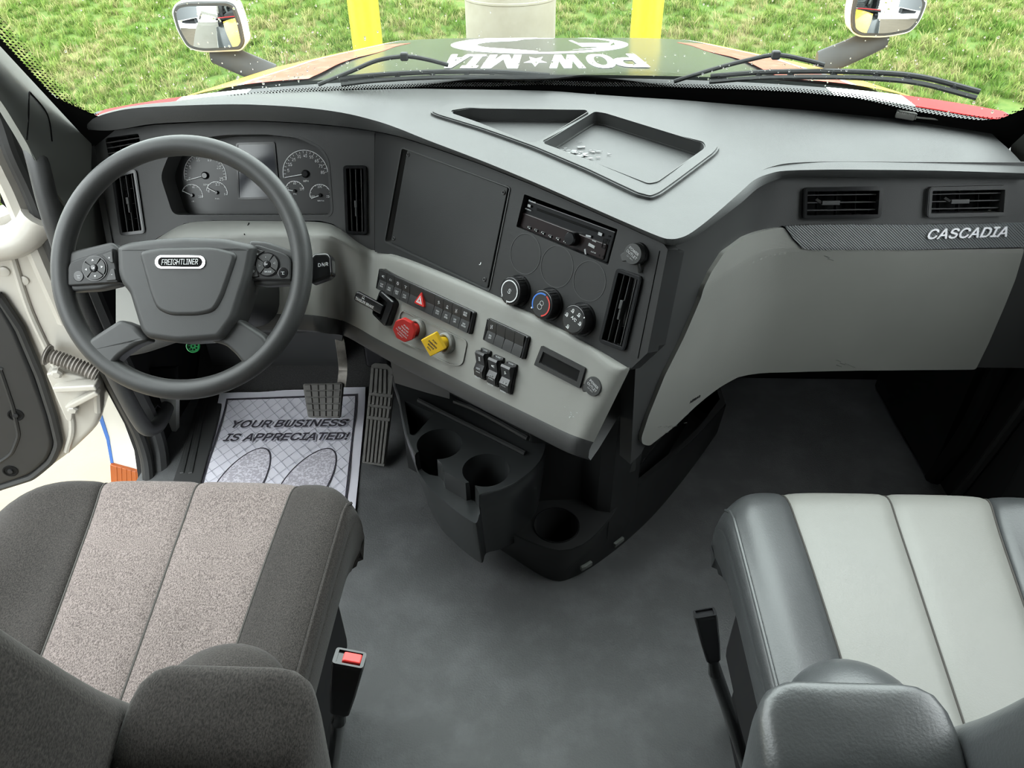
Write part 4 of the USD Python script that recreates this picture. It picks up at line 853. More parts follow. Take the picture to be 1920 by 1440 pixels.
# ================================================================== pillar trims
def pillar(sx, label):
    P_ = PP
    edge = [(-80, -20), (0, 76), (50, 131), (100, 177), (140, 210), (166, 238)]; inner = [(-80, 80), (0, 188), (30, 235), (52, 272), (90, 340), (150, 420)]
    E_ = smoothline([P_.pw(*p) for p in edge], 5); I_ = smoothline([P_.pw(*p, .03) for p in inner], 5)
    g = np.array([[a + np.array([-.02, .02, -.0]), a, lerp(a, b, .2) + P_.n * .012, lerp(a, b, .5) + P_.n * .016, lerp(a, b, .8) + P_.n * .012, b, b + np.array([-.03, .02, 0])] for a, b in zip(E_, I_)])
    if sx > 0: g = g * [-1, 1, 1]
    return g
tp = T('trim', kind='structure')
tp.add('pillar_pad', sheet(pillar(-1, '')), 'pillar', smooth=50, label='left windshield pillar trim')
low = [[PP.pw(*p, c) for p, c in row] for row in ([((166, 238), .0), ((172, 300), -.0), ((190, 400), -.01), ((215, 500), -.02)], [((100, 290), .03), ((130, 370), .02), ((160, 450), .0), ((185, 520), -.01)], [((52, 272), .03), ((85, 350), .02), ((120, 440), 0), ((150, 520), -.01)])]
tp.add('kick_panel', Surf(low, 30, 12).mesh(), 'pillar', smooth=50, label='lower pillar panel beside the dash end')
pgd = pillar(-1, ''); SPL = Surf([pgd[:, j] for j in range(1, 6)], 50, 40, smooth=False)
tp.add('cover_seam', tube(smoothline([SPL.pw(*p, .0008) for p in [(50, 262), (53, 215), (54, 176), (60, 178), (84, 207), (93, 232), (97, 265)]], 5), .0013, 6), 'void')
tp2 = T('trim', kind='structure'); tp2.add('pillar_pad', sheet(pillar(1, '')), 'pillar', smooth=50, label='right windshield pillar trim')
tp2.add('kick_panel', xf(tm(Surf(low, 30, 12).mesh()), np.diag([-1., 1, 1, 1])), 'panel', smooth=50)
jw = [at(*p, X=JX + .01) for p in jamb_px]
tp3 = T('trim', kind='structure')
tp3.add('door_seal', tube(smoothline([q + np.array([.0, -.012, 0]) for q in jw], 6), .016, 10), 'seal', label='black rubber seal around the open door')
tp3.add('jamb_strip', tube(smoothline([q + np.array([-.035, -.016, 0]) for q in jw[:7]], 6), .02, 8), 'offw', label='painted door jamb edge')
tp3.add('jamb_trim', tube(smoothline([q + np.array([.012, .03, 0]) for q in jw], 6), .026, 10), 'panel')

# grab handle along the driver's door opening
gh = [(58, 262, -.985), (70, 300, -.96), (90, 380, -.955), (112, 450, -.96), (150, 560, -.975), (192, 655, -.985), (232, 735, -.99), (258, 782, -.99), (275, 803, -.985), (292, 800, -.985), (304, 783, -1.0), (312, 765, -1.03)]
GH = T('grab_handle', 'long black grab handle running down the driver door pillar behind the steering wheel', 'grab handle', base=at(112, 450, X=-.96))
GH.add('bar', tube(smoothline([at(x, y, X=X) for x, y, X in gh], 8), .0195, 16), 'panel', smooth=60)
q = at(306, 776, X=-1.0); GH.add('mount', xf(lathe([(0, -.02), (.028, -.02), (.028, .0), (.025, .006), (.021, .006), (.021, -.01)], 6), np.array([[0, 0, 1, q[0] - .02], [1, 0, 0, q[1]], [0, 1, 0, q[2]], [0, 0, 0, 1.]])), 'black', smooth=20)

# ================================================================== footwell
sill = T('door_sill_plate', 'black ribbed sill plate at the bottom of the driver door opening', 'sill plate', base=(-.97, 1.4, 0))
PF = Plane((-.7, 1.6, 0), (0, 0, 1), (1, 0, 0))
sill.add('plate', xf(bev(PF.pts([(318, 935), (372, 935), (424, 742), (378, 742)]), .0, .012, .003), PF.mat()), 'panel')
for a, b in (((341, 888), (370, 765)), ((357, 888), (387, 745))):
    p, q = PF.pw(*a, .012), PF.pw(*b, .012); sill.add('rib', bar(p, q, .012, .006, .002), 'soft')
DB.add('knee_duct', thick(np.array([[at(x0, y0, Y=Y0), at(x1, y1, Y=Y1)] for x0, y0, Y0, x1, y1, Y1 in ((372, 600, 1.72, 400, 690, 1.86), (500, 602, 1.72, 505, 690, 1.86), (600, 610, 1.72, 600, 690, 1.86), (642, 628, 1.72, 636, 690, 1.86))]), (0, .02, 0)), 'panel')
DB.add('under_panel', thick(np.array([[(x, 1.62, .50), (x, 1.80, .42), (x, 1.92, .15)] for x in (-1.02, -.7, -.35)]), (0, .02, .01)), 'dark')
single('toe_board', thick(np.array([[(x, 1.78, .004), (x, 1.92, .12), (x, 1.94, .3)] for x in (-1.04, -.7, -.3)]), (0, .01, -.01)), 'carpet', kind='structure')
# green diagnostic plug
q = at(362, 649, Y=1.52); gpn = unit(EYE - q); PGn = Plane(q, gpn)
dg = T('diagnostic_connector', 'round green diagnostic connector hanging in the dark under the steering column', 'connector', M4=PGn.mat())
dg.add('shell', cat(lathe([(.013, -.02), (.0165, -.02), (.0165, .002), (.0145, .003), (.0145, -.004), (0, -.004)], 28)), 'green', local=True)
dg.add('insert', lathe([(0, -.003), (.0144, -.003), (.0144, -.001), (0, -.001)], 24), 'green', local=True)
for k in range(9):
    a = k * 2 * pi / 8; r_ = 0 if k == 8 else .0088; dg.add('socket', mv(lathe([(0, 0), (.0025, 0), (.0025, .0006), (0, .0006)], 12), r_ * cos(a), r_ * sin(a), -.001), 'void', local=True)
dg.add('bracket', bar(q - gpn * .02, q + np.array([.03, .05, .03]), .03, .004), 'steel')

# paper floor protector
PQ = Plane((-.7, 1.6, .004), (0, 0, 1), (1, 0, 0))
TL, TR, BL, BR = PQ.ab(414, 745), PQ.ab(687, 737), PQ.ab(365, 893), PQ.ab(669, 928)
BL2, BR2 = TL + (BL - TL) * 1.5, TR + (BR - TR) * 1.35
fm = T('paper_floor_mat', 'white printed paper floor mat with two shoe prints in the driver footwell', 'paper mat', M4=PQ.mat())
def q2(u, v): return lerp(lerp(TL, TR, u), lerp(BL2, BR2, u), v)
def lift(ab): return .018 * max(0, (ab[1] - .06) / .12) ** 2
N = 24
g = np.array([[(*q2(i / N, j / N), .0012 + lift(q2(i / N, j / N)) + .0015 * sin(i * .7 + j * .5)) for j in range(N + 1)] for i in range(N + 1)])
fm.add('sheet', thick(g, (0, 0, -.0008)), 'paper', local=True, smooth=60)
def pz_(m):
    m = tm(m).copy(); v, f = trimesh.remesh.subdivide_to_size(m.vertices, m.faces, .03, max_iter=8); v = np.array(v)
    uvj = v[:, :2]; A = np.array([lift(p) for p in uvj]); v[:, 2] += .0032 + A; return trimesh.Trimesh(v, f, process=False)
def poly2(us): return np.array([q2(*p) for p in us])
bo, bi = poly2([(.055, .045), (.945, .045), (.945, .96), (.055, .96)]), poly2([(.067, .057), (.933, .057), (.933, .948), (.067, .948)])
fm.add('border_print', pz_(ext(Polygon(bo, [bi]), 0, .0003)), 'ink', local=True)
lines = []
inn = Polygon(bi)
for k in range(-14, 30):
    for sgn in (1, -1):
        a = q2(k / 12, 0) if sgn > 0 else q2(k / 12, 0); b = q2(k / 12 + sgn * 1.0, 1.0)
        l = LineString([a, b]).intersection(inn)
        if not l.is_empty and l.length > .01: lines.append(l.buffer(.0006, cap_style=2))
fm.add('grid_print', pz_(ext(unary_union(lines), -.0004, -.0001)), 'inkl', local=True)
for s, (x0, y0), (x1, y1), h in (('YOUR BUSINESS', (436, 797), (652, 794), .030), ('IS APPRECIATED!', (421, 822), (656, 819), .030)):
    a, b = PQ.ab(x0, y0), PQ.ab(x1, y1); w = np.linalg.norm(b - a); t = text(s, h, .0003, True, .22, width=w); ang = math.atan2(*(b - a)[::-1]); c = (a + b) / 2
    fm.add('headline_shadow', pz_(mv(rotz(text(s, h * 1.0, .0002, True, .22, width=w), ang), c[0] + .004, c[1] - .005, .0001)), 'inkl', local=True)
    fm.add('headline', pz_(mv(rotz(t, ang), *c, .0003)), 'ink', local=True)
for (cx, cy), rx, ry, an in (((455, 905), .062, .135, -.12), ((578, 905), .062, .135, -.2)):
    c = PQ.ab(cx, cy); a = np.linspace(0, 2 * pi, 40, endpoint=False); e = np.stack([rx * np.cos(a) * (1 - .12 * np.sin(a + .6)), ry * np.sin(a)], 1) @ np.array([[cos(an), sin(an)], [-sin(an), cos(an)]]) + c
    P1 = Polygon(e); fm.add('shoe_print', pz_(ext(P1.buffer(-.003), 0, .0002)), 'tread', local=True); fm.add('shoe_outline', pz_(ext(P1.difference(P1.buffer(-.0035)), 0, .0004)), 'ink', local=True)

# pedals
PB = Plane(at(606, 752, Y=1.60), (0, -.75, .66), (1, 0, 0))
bp = T('brake_pedal', 'black rubber brake pedal pad with a block tread on a steel arm', 'pedal', M4=PB.mat())
bq = PB.pts([(567, 719), (643, 717), (637, 784), (577, 783)])
bp.add('pad', bev(rp(bq, .008, 4), -.014, 0, .003), 'pad', local=True)
nx, ny = 5, 5
for i in range(nx):
    for j in range(ny):
        u0, u1, v0, v1 = [k for k in ((i + .09) / nx, (i + .91) / nx, (j + .09) / ny, (j + .91) / ny)]
        f = lambda u, v: lerp(lerp(bq[0], bq[1], .03 + .94 * u), lerp(bq[3], bq[2], .03 + .94 * u), .03 + .94 * v)
        bp.add('tread_block', bev(np.array([f(u0, v0), f(u1, v0), f(u1, v1), f(u0, v1)]), 0, .004, .001, 1), 'pad', local=True, smooth=False)
ar = [PB.pw(640, 722, -.012), at(643, 690, Y=1.66), at(640, 660, Y=1.72), at(635, 626, Y=1.76)]
am = smoothline(ar, 6); am_s = [np.stack([p + np.array([x, 0, 0]) + np.array([0, .66, .75]) * y for x, y in ((-.012, -.006), (.012, -.006), (.012, .006), (-.012, .006))]) for p in am]
bp.add('arm', solidloft(am_s), mat('cast_arm', (.33, .3, .27), .45, .3, mott=(40, (.22, .2, .18), .4, .7), stretch=(1, 1, .1)), smooth=40)
PAc = Plane(at(700, 872, Z=.02), (0, -.745, .667), (1, 0, 0))
ap = T('accelerator_pedal', 'long black ribbed accelerator pedal standing on the floor beside the paper mat', 'pedal', M4=PAc.mat())
aq = PAc.pts(rp(np.array([(696, 684), (703, 680), (726, 682), (742, 697), (721, 875), (679, 868)], float), 2, 2))
ap.add('plate', bev(aq, -.012, 0, .002), 'pad', local=True)
def acl(u, v):
    y = 684 + (868 - 684) * v; x0 = 696 - 17 * v; x1 = np.interp(v, [0, .06, 1], [728, 740, 721]); return PAc.ab(x0 + (x1 - x0) * u, y + 5 * u)
for n, v0, v1 in ((5, .03, .28), (6, .31, .40), (6, .425, .52), (6, .55, .985)):
    for k in range(n):
        a, b = acl((k + .5) / n, v0 if not (v0 < .05 and k == n - 1) else .08), acl((k + .5) / n, v1); w = .052 / n * .8
        ap.add('rib', bar((*a, .002), (*b, .002), w, .006, .0015), 'pad', local=True)
q = at(706, 668, Y=1.80); ap.add('bracket', rbox(.075, .06, .09, .012, q + np.array([0, .03, .0])), 'gloss')

# ================================================================== centre console
CN = T('floor_console', 'black moulded floor console with two upper cup holders and one lower cup holder', 'console', base=(.05, 1.45, 0))
fl = [(800, 925), (870, 985), (960, 1046), (1012, 1079), (1042, 1090), (1066, 1087), (1110, 1064), (1170, 1019), (1230, 962), (1290, 889), (1344, 814)]
P0 = np.array([at(*p, Z=0)[:2] for p in fl]); P0 = smoothline(P0, 4)
P0 = np.vstack([P0, [(.5, 1.80), (-.32, 1.82)]])
pol = Polygon(P0).buffer(0)
# plinth tapering a little, hollowed for the side pocket
def slab(p, z0, z1): return mf(ext(p, z0, z1))
HB = .14
tp_px = [(800, 902), (880, 955), (945, 993), (1000, 1019), (1040, 1032), (1070, 1031), (1100, 1017), (1132, 986), (1175, 930), (1225, 887), (1300, 824), (1362, 757)]
P1 = smoothline(np.array([at(*p, Z=HB)[:2] for p in tp_px]), 4); P1 = np.vstack([resample(P1, len(P0) - 2), P0[-2:]])
ring_ = lambda k, z, d=0: np.c_[lerp(P0, P1, k) + (np.array([.1, 1.5]) - lerp(P0, P1, k)) * d, np.full(len(P0), z)]
base = mf(solidloft([ring_(0, 0, .004), ring_(.04, .006), ring_(.5, HB * .5), ring_(.97, HB - .005), ring_(1, HB, .006)]))
top_pol = Polygon(P1).buffer(0)
tw = np.array([at(742, 690, Z=.33)[:2], at(850, 742, Z=.33)[:2], at(993, 822, Z=.33)[:2], (.10, 1.235), (.135, 1.200), (.165, 1.195), (.232, 1.262), (.215, 1.30), (.33, 1.49), (.42, 1.66), (.44, 1.81), (-.3, 1.82)])
towerp = Polygon(tw).buffer(0).buffer(.012).buffer(-.012)
pocket_px = [(1212, 878), (1250, 850), (1300, 808), (1357, 757), (1362, 735), (1300, 745), (1240, 800), (1206, 840)]
pp = Polygon([at(*p, Z=HB)[:2] for p in pocket_px]).buffer(0)
pp = top_pol.buffer(-.014).intersection(pol.buffer(-.004)).intersection(Polygon([(.225, 1.262), (.26, 1.262), (.6, 1.7), (.48, 1.79), (.40, 1.79), (.2, 1.31)])).difference(towerp.buffer(.002))
pp = max(getattr(pp, 'geoms', [pp]), key=lambda g: g.area)
base = base - slab(pp, .02, .3)
tower = slab(towerp, .0, .53)
lc = at(1043, 985, Z=HB)
R3_ = .049
low_cup = m3.Manifold.cylinder(.11, R3_ * .9, R3_, 40).translate((lc[0], lc[1], .035))
tr_px = [(742, 700), (746, 742), (757, 800), (770, 838), (786, 866), (802, 886), (845, 924), (880, 948), (892, 950), (900, 930), (930, 922), (965, 908), (998, 884), (1018, 858), (1022, 830), (993, 815), (850, 735)]
ZT = .33
trp = Polygon(smoothline(np.array([at(*p, Z=ZT)[:2] for p in tr_px]), 3, True)).buffer(0)
secs_ = []
cen = np.array([-.10, 1.42])
ro = np.array(trp.exterior.coords)[:-1]
for k, z in ((.86, .10), (.93, .2), (.985, .28), (1.0, .305), (1.0, ZT - .006), (.985, ZT)): secs_.append(np.c_[cen + (ro - cen) * k, np.full(len(ro), z)])
trayb = mf(solidloft(secs_))
c1, c2 = at(824, 832, Z=ZT), at(911, 881, Z=ZT); RC = .0485
for c in (c1, c2): trayb = trayb - m3.Manifold.cylinder(.3, RC * .86, RC * 1.01, 48).translate((c[0], c[1], ZT - .105 - .18)).trim_by_plane((0, 0, 1), ZT - .105) if False else trayb - m3.Manifold.cylinder(.12, RC * .9, RC, 48).translate((c[0], c[1], ZT - .115))
notch = Polygon([at(*p, Z=ZT)[:2] for p in [(780, 852), (796, 842), (826, 870), (830, 884), (872, 908), (885, 905), (896, 926), (890, 965), (840, 940), (790, 895)]]).buffer(.003)
trayb = trayb - slab(notch, ZT - .05, ZT + .1)
tri_ = Polygon(rp(np.array([at(*p, Z=ZT)[:2] for p in [(757, 750), (815, 775), (777, 818), (768, 815)]]), .008)).buffer(-.001)
trayb = trayb - slab(tri_, ZT - .07, ZT + .1)
body = (base - low_cup) + tower
CN.add('base', body, 'black', smooth=35)
CN.add('cup_tray', trayb, mat('satin_black', (.03, .032, .033), .28), smooth=35)
rl = [at(*p, Z=ZT + .004) for p in [(785, 750), (850, 783), (915, 815), (985, 850)]]
CN.add('tray_rail', tube(smoothline(rl, 5), .006, 8), 'black')
CN.add('tray_rail', tube(smoothline([at(*p, Z=ZT + .06) for p in [(852, 752), (900, 772), (990, 822)]], 5), .006, 8), 'black')
q = at(1012, 828, Z=ZT); CN.add('end_block', rbox(.045, .05, .09, .008, (q[0] + .0, q[1] + .02, ZT + .035)), 'black')
CN.add('cup_rim', mv(lathe([(R3_ * 1.0, 0), (R3_ * 1.06, 0), (R3_ * 1.05, .004), (R3_ * 1.01, .004)], 44), lc[0], lc[1], HB - .001), 'gloss')
for x, y in ((1160, 1016), (1099, 1061)):
    p = at(x, y, Z=.03); p = p + np.array([0, 0, .0]); d = unit(np.r_[(P0[np.argmin(np.linalg.norm(P0[:30] - p[:2], axis=1)) + 1] - P0[np.argmin(np.linalg.norm(P0[:30] - p[:2], axis=1)) - 1]), 0]); CN.add('slot_trim', bar(p - d * .016, p + d * .016, .008, .012, .002), 'pillar')
q0, q1 = at(1172, 895, Z=.2), at(1192, 838, Z=.27)
for c in [at(1183, 868, Z=.25)]:
    Pq = Plane(c, unit((.45, -.85, .1))); CN.add('side_button', xf(bev(rect(.024, .05, 0, 0, .004), -.03, .002, .001), Pq.mat(0, 0, -.0)), 'soft')

# ================================================================== seats
def seat(sg, name, label, mc, mb):
    t = T(name, label, 'seat', base=(sg * .575, .6, 0))
    X0, X1, YR = .294, .87, .47
    def sy(v):  # seams: distance from the centreline at depth v (0 rear .. 1 front)
        return [X0 + .004 * (1 - v), .4075, lerp(.532, .584, v), lerp(.655, .752, v ** 1.0), X1 - .05 * (1 - v)]
    def yf(X): u = abs(X - .575) / .295; return .935 - .085 * min(u, 1) ** 5
    def top(X, y):
        u = (X - .575) / .295; b = np.clip((abs(u) - .5) / .35, 0, 1); b = b * b * (3 - 2 * b)
        d = yf(X) - y; r = .065; fr_ = r - sqrt(max(r * r - max(r - d, 0) ** 2, 0)) if d < r else 0
        ds_ = min(X - X0, X1 - X); rs = .05; sd = rs - sqrt(max(rs * rs - max(rs - ds_, 0) ** 2, 0)) if ds_ < rs else 0
        return .498 + .022 * b * (1 - .4 * (y - .5)) - .03 * max(0, .75 - y) * (1 - b) - fr_ - .6 * sd + .012 * sin((y - .47) * 4)
    def panel(i, name_, m):
        rows = []; nv, nu = 30, 14
        for iv in range(nv + 4):
            v = min(iv / (nv - 1), 1); a, b = sy(v)[i], sy(v)[i + 1]; row = []
            for iu in range(nu + 1):
                w = iu / nu; X = a + (b - a) * w; y = YR + (yf(X) - YR) * (1 - (1 - v) ** 1.5); z = top(X, y)
                e = min(w if i > 0 else 1, (1 - w) if i < 3 else 1); z -= .006 * math.exp(-e * (b - a) / .007)
                if iv >= nv:
                    z -= (iv - nv + 1) * .03; y -= (iv - nv + 1) * .006
                    tk = .03 * min(1, (iv - nv + 1) / 3); X = X + (tk * (1 - w) if i == 0 else -tk * w if i == 3 else 0)
                z = max(z, .37)
                row.append((sg * X, y, z))
            if iv >= nv: e0 = [(row[0][0], row[0][1], row[0][2] - .004), (row[0][0], row[0][1], row[0][2] - .002)]; e1 = [(row[-1][0], row[-1][1], row[-1][2] - .002), (row[-1][0], row[-1][1], row[-1][2] - .004)]; row = (e0 if i == 0 else []) + row + (e1 if i == 3 else [])
            elif i == 0: row = [(sg * (X0 + .028), row[0][1], max(row[0][2] - .12, .365)), (sg * (X0 + .010), row[0][1], max(row[0][2] - .06, .367))] + row
            if iv < nv and i == 3: row = row + [(sg * (row[-1][0] * sg - .002), row[-1][1], max(row[-1][2] - .06, .367)), (sg * (row[-1][0] * sg - .012), row[-1][1], max(row[-1][2] - .12, .365))]
            rows.append(row)
        return t.add(name_, thick(np.array(rows), (0, 0, -.02)), m, smooth=50)
    panel(0, 'cushion_bolster', mb); panel(1, 'cushion_centre', mc); panel(2, 'cushion_centre', mc); panel(3, 'cushion_bolster', mb)
    for i in (1, 2, 3):
        pts = []
        for iv in range(30):
            v = iv / 29; X = sy(v)[i]; y = YR + (yf(X) - YR) * (1 - (1 - v) ** 1.5); pts.append((sg * X, y, top(X, y) - .0052))
        t.add('seam', tube(pts, .0016, 6), 'seam')
    pts = [(sg * (X0 + .012), YR + (yf(X0) - YR) * k, top(X0 + .012, YR + (yf(X0) - YR) * k) + .002) for k in np.linspace(0, 1, 20)]
    t.add('piping', tube(pts, .0028, 6), mb, parent=t.path + '/cushion_bolster')
    t.add('base_frame', rbox(.47, .36, .24, .03, (sg * .58, .66, .27)), 'dark'); t.add('suspension', rbox(.42, .36, .16, .02, (sg * .575, .62, .08)), 'dark')
    # backrest, leaning back
    secs = []
    for z, yfr, hw, bol in ((.46, .48, .235, .05), (.56, .44, .25, .06), (.68, .375, .255, .05), (.82, .32, .25, .045), (.95, .285, .245, .04), (1.08, .26, .23, .035), (1.2, .225, .20, .02), (1.28, .205, .16, .01), (1.31, .195, .10, 0)):
        a = np.linspace(0, 2 * pi, 48, endpoint=False); x = hw * np.sign(np.cos(a)) * np.abs(np.cos(a)) ** .55; s_ = np.sin(a); th_ = .13 if z < 1.2 else .09
        y = np.where(s_ >= 0, yfr - .02 - bol * .4 + (np.abs(s_) ** .5 * .02 + bol * np.clip((np.abs(x) / hw - .45) / .4, 0, 1) * np.abs(s_) ** .4), yfr - .02 - bol * .4 - th_ * np.abs(s_) ** .5)
        secs.append(np.stack([sg * .575 + x, y, np.full(48, z)], 1))
    sm = smoothline(np.array(secs).reshape(len(secs), -1), 5).reshape(-1, 48, 3)
    t.add('backrest', solidloft(sm), mb, smooth=60)
    # folded-up armrest beside the backrest
    ar_ = []
    for y, z, w, d in ((.245, .47, .072, .045), (.26, .57, .078, .05), (.28, .68, .079, .055), (.295, .77, .079, .054), (.303, .812, .078, .05), (.308, .830, .072, .042), (.311, .838, .056, .03), (.312, .841, .02, .012)):
        q_ = resample(np.vstack([(lambda r: np.vstack([r, r[:1]]))(rp(rect(2 * w, 2 * d), min(w, d) * .75, 6))]), 33)[:32]; ar_.append(np.stack([sg * .252 + q_[:, 0], y + q_[:, 1], z + .25 * q_[:, 1]], 1))
    arm = smoothline(np.array(ar_).reshape(len(ar_), -1), 4).reshape(-1, 32, 3)
    t.add('armrest', solidloft(arm), mb, smooth=60)
    t.add('armrest_seam', tube(arm[4:21, 2 if sg < 0 else 8] + np.array([0, -.001, 0]), .0022, 6), 'seam')
    gcov = np.array([[(sg * .252 + w * k, y - d - .001, z - .25 * d) for k in np.linspace(-.86, .86, 7)] for y, z, w, d in ((.245, .49, .072, .045), (.26, .57, .078, .05), (.28, .68, .079, .055), (.295, .77, .079, .054), (.302, .806, .078, .050))])
    t.add('armrest_cover', thick(gcov, (0, .012, 0)), 'dark', smooth=50)
    hb = trimesh.creation.icosphere(3, 1.0); hb.apply_scale([.085, .09, .06]); hb.apply_translation((sg * .372, .465, .552)); t.add('hip_bolster', hb, mb, smooth=60)
    return t
seat(-1, 'driver_seat', 'grey and black cloth driver seat in front of the steering wheel', 'clothg', 'clothb')
seat(1, 'passenger_seat', 'white and black vinyl passenger seat facing the glove panel', 'vinylw', 'vinylb')

# seat belt buckles on their stalks
def buckle(top, axis, down, label, btn, k=1.0):
    top = np.asarray(top, float); ax = unit(axis); P_ = Plane(top, ax, (1, 0, 0)); t = T('seat_belt_buckle', label, 'buckle', M4=P_.mat())
    secs = []
    for z, w, d in ((-.088, .007, .006), (-.083, .011, .008), (-.05, .0145, .010), (-.004, .0175, .012), (0, .0168, .0112)):
        secs.append(np.c_[rp(rect(2 * w * k, 2 * d * k), min(w, d) * .5, 3), np.full(16, z * k * .95)])
    t.add('housing', solidloft(secs), 'gloss', local=True)
    if btn: t.add('release_button', mv(rbox(.020, .0135, .008, .002), .003, 0, .0), 'red', local=True, label='red release button')
    t.add('rim', ext(Polygon(rp(rect(.0336 * k, .0224 * k), .004, 3)).difference(Polygon(rect(.026 * k, .017 * k))), -.001, .0025), 'gloss', local=True)
    p0 = P_.w(0, 0, -.078 * k); d0 = np.asarray(down, float); t.add('stalk', tube([p0 - ax * -.004, p0 - ax * .02, lerp(p0, d0, .35), lerp(p0, d0, .7), d0], [.005, .0085, .009, .0085, .008], 12), 'gloss')
    return t
dt = at(655, 1236, X=-.2); buckle(dt, (.22, .18, .95), at(622, 1460, Z=.2), 'black seat belt buckle with a red button beside the grey cloth seat', True)
pt = at(1322, 1152, X=.2); buckle(pt, (-.22, .35, .9), at(1408, 1470, Z=.2), 'black seat belt buckle on a thin stalk beside the white vinyl seat', False, .78)
# ================================================================== open driver's door
PD = Plane((-1.08, 1.44, .4), (.26, -.966, 0), (.966, .26, 0))
DR = T('door', kind='structure', M4=PD.mat(), label='open white driver door with a dark inner panel and rubber seal')
def dp(px, r=12, n=3, c=0): return PD.pts(rp(np.array(px, float), r, n), c)
shell = dp([(-260, 480), (0, 452), (60, 425), (112, 430), (136, 520), (160, 610), (186, 690), (196, 760), (186, 800), (132, 852), (70, 896), (0, 920), (-260, 980)], 20)
DR.add('shell', bev(shell, -.10, 0, .018, 4), 'offw', local=True, smooth=50)
inner = dp([(-260, 520), (0, 560), (30, 610), (66, 700), (92, 775), (104, 830), (92, 858), (60, 886), (0, 906), (-260, 960)], 18, 4, .01)
DR.add('inner_panel', bev(inner, -.002, .022, .012, 4), 'black', local=True, smooth=50)
sl = smoothline(dp([(-200, 540), (-4, 556), (36, 615), (74, 705), (98, 780), (110, 832), (96, 864), (60, 894), (-4, 914), (-200, 962)], 10, 2, .012), 3)
DR.add('seal', tube(np.c_[sl, np.full(len(sl), .010)], .011, 8), 'seal', local=True)
rl = smoothline(dp([(-200, 640), (0, 690), (24, 760), (36, 815), (22, 850), (-10, 872), (-200, 900)], 10, 2, .02), 3)
DR.add('panel_crease', tube(np.c_[rl, np.full(len(rl), .020)], .006, 8), 'black', local=True)
for x, y in ((30, 777), (20, 882)):
    c = PD.ab(x, y, .02); br_ = DR.add('bolt_recess', mv(lathe([(0, .0215), (.0165, .0215), (.0175, .0235), (.0145, .024), (.013, .0222), (0, .0222)], 24), *c, 0), 'void', local=True); DR.add('bolt', mv(lathe([(0, .022), (.007, .022), (.006, .026), (0, .027)], 12), *c, 0), 'dark', local=True, parent=br_)
rg = [(110, 470), (150, 590), (178, 690), (184, 770)]
DR.add('edge_bead', tube(smoothline([np.r_[PD.ab(*p, 0), .002] for p in rg], 5), .01, 8), 'offw', local=True)
DR.add('edge_bead', tube(smoothline([np.r_[PD.ab(*p, 0), .002] for p in [(20, 470), (55, 580), (105, 690), (135, 790), (125, 845)]], 5), .008, 8), 'offw', local=True)
# upper frame with the window opening
up = dp([(-260, 250), (-40, 292), (20, 318), (62, 372), (100, 440), (60, 455), (-260, 520)], 10); wn = dp([(-260, 300), (-60, 318), (-4, 338), (30, 372), (44, 392), (-4, 412), (-260, 440)], 6)
DR.add('window_frame', ext(Polygon(up).difference(Polygon(wn)), -.08, -.01), 'offw', local=True)
DR.add('reinforcement_bar', tube(smoothline([np.r_[PD.ab(*p, .03), .03] for p in [(-120, 470), (-10, 458), (30, 450), (58, 430), (74, 405)]], 6), [.032] * 20 + [.03] * (5 * 0 + 5), 14) if False else tube(smoothline([np.r_[PD.ab(*p, .03), .03] for p in [(-120, 470), (-10, 458), (30, 450), (58, 430), (74, 405)]], 6), .036, 14), 'offw', local=True, smooth=60)
DR.add('gap_seal', mv(ext(dp([(0, 340), (22, 352), (42, 395), (30, 404), (2, 378)], 3), -.012, .004), 0, 0, 0), 'void', local=True)
for x, y in ((8, 508), (44, 525)): DR.add('rivet', mv(lathe([(0, 0), (.012, 0), (.011, .004), (0, .006)], 16), *PD.ab(x, y), 0), 'offw', local=True)
# hinge bracket and bellows
hb_ = dp([(92, 688), (112, 682), (160, 694), (186, 706), (188, 728), (158, 742), (143, 752), (140, 776), (130, 776), (118, 750)], 4)
DR.add('hinge_bracket', bev(hb_, .0, .03, .004), 'offw', local=True)
DR.add('hinge_arm', bar(np.r_[PD.ab(105, 725, .03), .03], np.r_[PD.ab(186, 716, .05), .06], .016, .03, .004), 'offw', local=True)
DR.add('hinge_arm', bar(np.r_[PD.ab(128, 762, .03), .03], np.r_[PD.ab(186, 728, .05), .06], .014, .02, .004), 'offw', local=True)
for x, y in ((108, 697), (138, 764)): DR.add('hinge_bolt', mv(lathe([(0, .03), (.013, .03), (.013, .04), (.008, .045), (0, .045)], 6), *PD.ab(x, y, .03), 0), 'offw', local=True, smooth=20)
bw0, bw1 = np.r_[PD.ab(86, 667, .04), .035], np.r_[PD.ab(182, 690, .05), .06]; n_ = 64; kk = np.linspace(0, 1, n_)
DR.add('bellows', tube([lerp(bw0, bw1, k) + np.array([0, -.012 * k * k, 0]) for k in kk], np.where(kk < .06, .024, .0155 + .0026 * np.sin(kk * 2 * pi * 15)), 16), 'grey', local=True, smooth=80)
DR.add('bellows_collar', tube([bw0, lerp(bw0, bw1, .05)], [.026, .02], 16), 'grey', local=True)
DR.add('scuff', mv(ext(dp([(150, 588), (190, 560), (196, 640), (160, 640)], 8), .001, .0015), 0, 0, 0), mat('door_scuff', (.3, .34, .44), .5), local=True)

